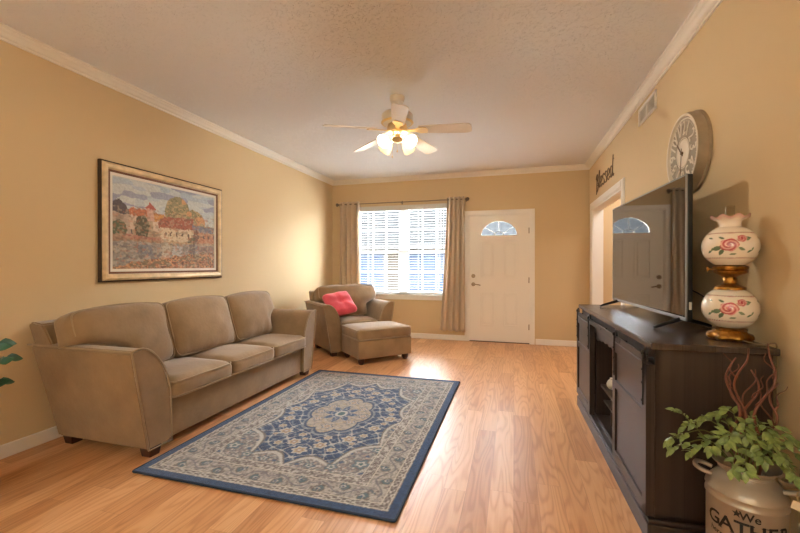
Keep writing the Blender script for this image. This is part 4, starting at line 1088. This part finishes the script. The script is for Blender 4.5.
# curly twigs, each its own thing
tw = [('leftmost curly reddish willow twig rising from the milk can', (-.03, .0), -.012, .44, 1.3), ('tall straight reddish willow twig left of the centre of the milk can', (-.02, .02), .01, .49, 2.6),
      ('curly willow twig bending over at its tip in the middle of the milk can', (.008, -.01), .012, .40, 4.0), ('tallest curly willow twig leaning right above the milk can', (.02, .02), .06, .51, 5.2),
      ('short forked willow twig on the right of the milk can', (.035, -.02), .06, .36, .4)]
for k, (lab, (r0, f0), tip, h, ph) in enumerate(tw):
    t_ = thing('willow_twig', lab, 'twig', (kx+rv.x*r0+f.x*f0, ky+rv.y*r0+f.y*f0, .437), 0, 'willow twigs in the milk can')
    def path_(h, tip, ph, z0=0, amp=.02, x0=0):
        P_ = []
        for i in range(11):
            s = i/10; P_.append(rv*(x0+tip*s**1.3+amp*math.sin(s*12+ph)*min(1, s*2.5))+f*(amp*.8*math.cos(s*8+ph*1.7)*min(1, s*2))+Vector((0, 0, z0+(h-z0)*s)))
        return smoothpath(P_, 4)
    main = path_(h, tip, ph)
    bm = bmesh.new(); tube(bm, main, .0062, 7, taper=lambda t: 1.15-.7*t); obj('stem', bm, M_twig, t_, 60)
    for bs, tl_, ln in ((.55, .045*(1 if k % 2 else -1), .14), (.75, -.03*(1 if k % 2 else -1), .09)):
        p = main[int(bs*(len(main)-1))]; pts = [p+rv*(tl_*s+.008*math.sin(s*8+ph))+f*.008*math.cos(s*7)*s+Vector((0, 0, ln*s)) for s in np.linspace(0, 1, 7)]
        bm = bmesh.new(); tube(bm, smoothpath(pts, 3), .003, 6, taper=lambda t: 1.0-.6*t); obj('side_shoot', bm, M_twig, t_, 60)

# ------------------------------------------------------------------ potted plant at the left edge of the view
hp = thing('potted_plant', 'dark green leafy plant at the left edge beside the sofa arm', 'plant', (-2.72, 1.22, 0))
bm = bmesh.new(); lathe(bm, [(0, 0), (.1, 0), (.135, .22), (.145, .22), (.145, .25), (.13, .25), (.125, .22), (0, .21)], 32); obj('pot', bm, M_terracotta, hp, 40)
bm = bmesh.new(); lathe(bm, [(0, .225), (.125, .222)], 24); obj('soil', bm, M_soil, hp)
lf = bmesh.new(); R_ = random.Random(3)
tips = [(-.035, .25, .80), (-.02, .27, .71), (-.085, .27, .57), (-.15, .1, .85), (.05, -.2, .9), (-.1, -.25, .7), (-.2, -.05, .6), (-.1, -.1, 1.0)]
for k, tpt in enumerate(tips):
    E_ = Vector(tpt); path = smoothpath([(0, 0, .22), (E_.x*.3, E_.y*.3, .22+(E_.z-.2)*.55), tuple(E_)], 6)
    bm = bmesh.new(); tube(bm, path, .004, 6, taper=lambda t: 1.2-.7*t); obj('stem', bm, M_stem, hp, 60)
    for i in (8, 11):
        for sd in (-1, 1):
            tdr = (path[i]-path[i-1]).normalized(); sv = tdr.cross(Vector((0, 0, 1))).normalized()*sd
            add_leaf(lf, path[i], tdr*.5+sv*.7+Vector((0, 0, R_.uniform(-.2, .3))), Vector((.3, -1, .5)), R_.uniform(.06, .075), .025, .3)
    add_leaf(lf, path[-1], Vector((E_.x*.3+.04, E_.y, -.02)), Vector((.3, -1, .5)), .085, .03, .2)
obj('leaves', lf, M_dleaf, hp, 60)
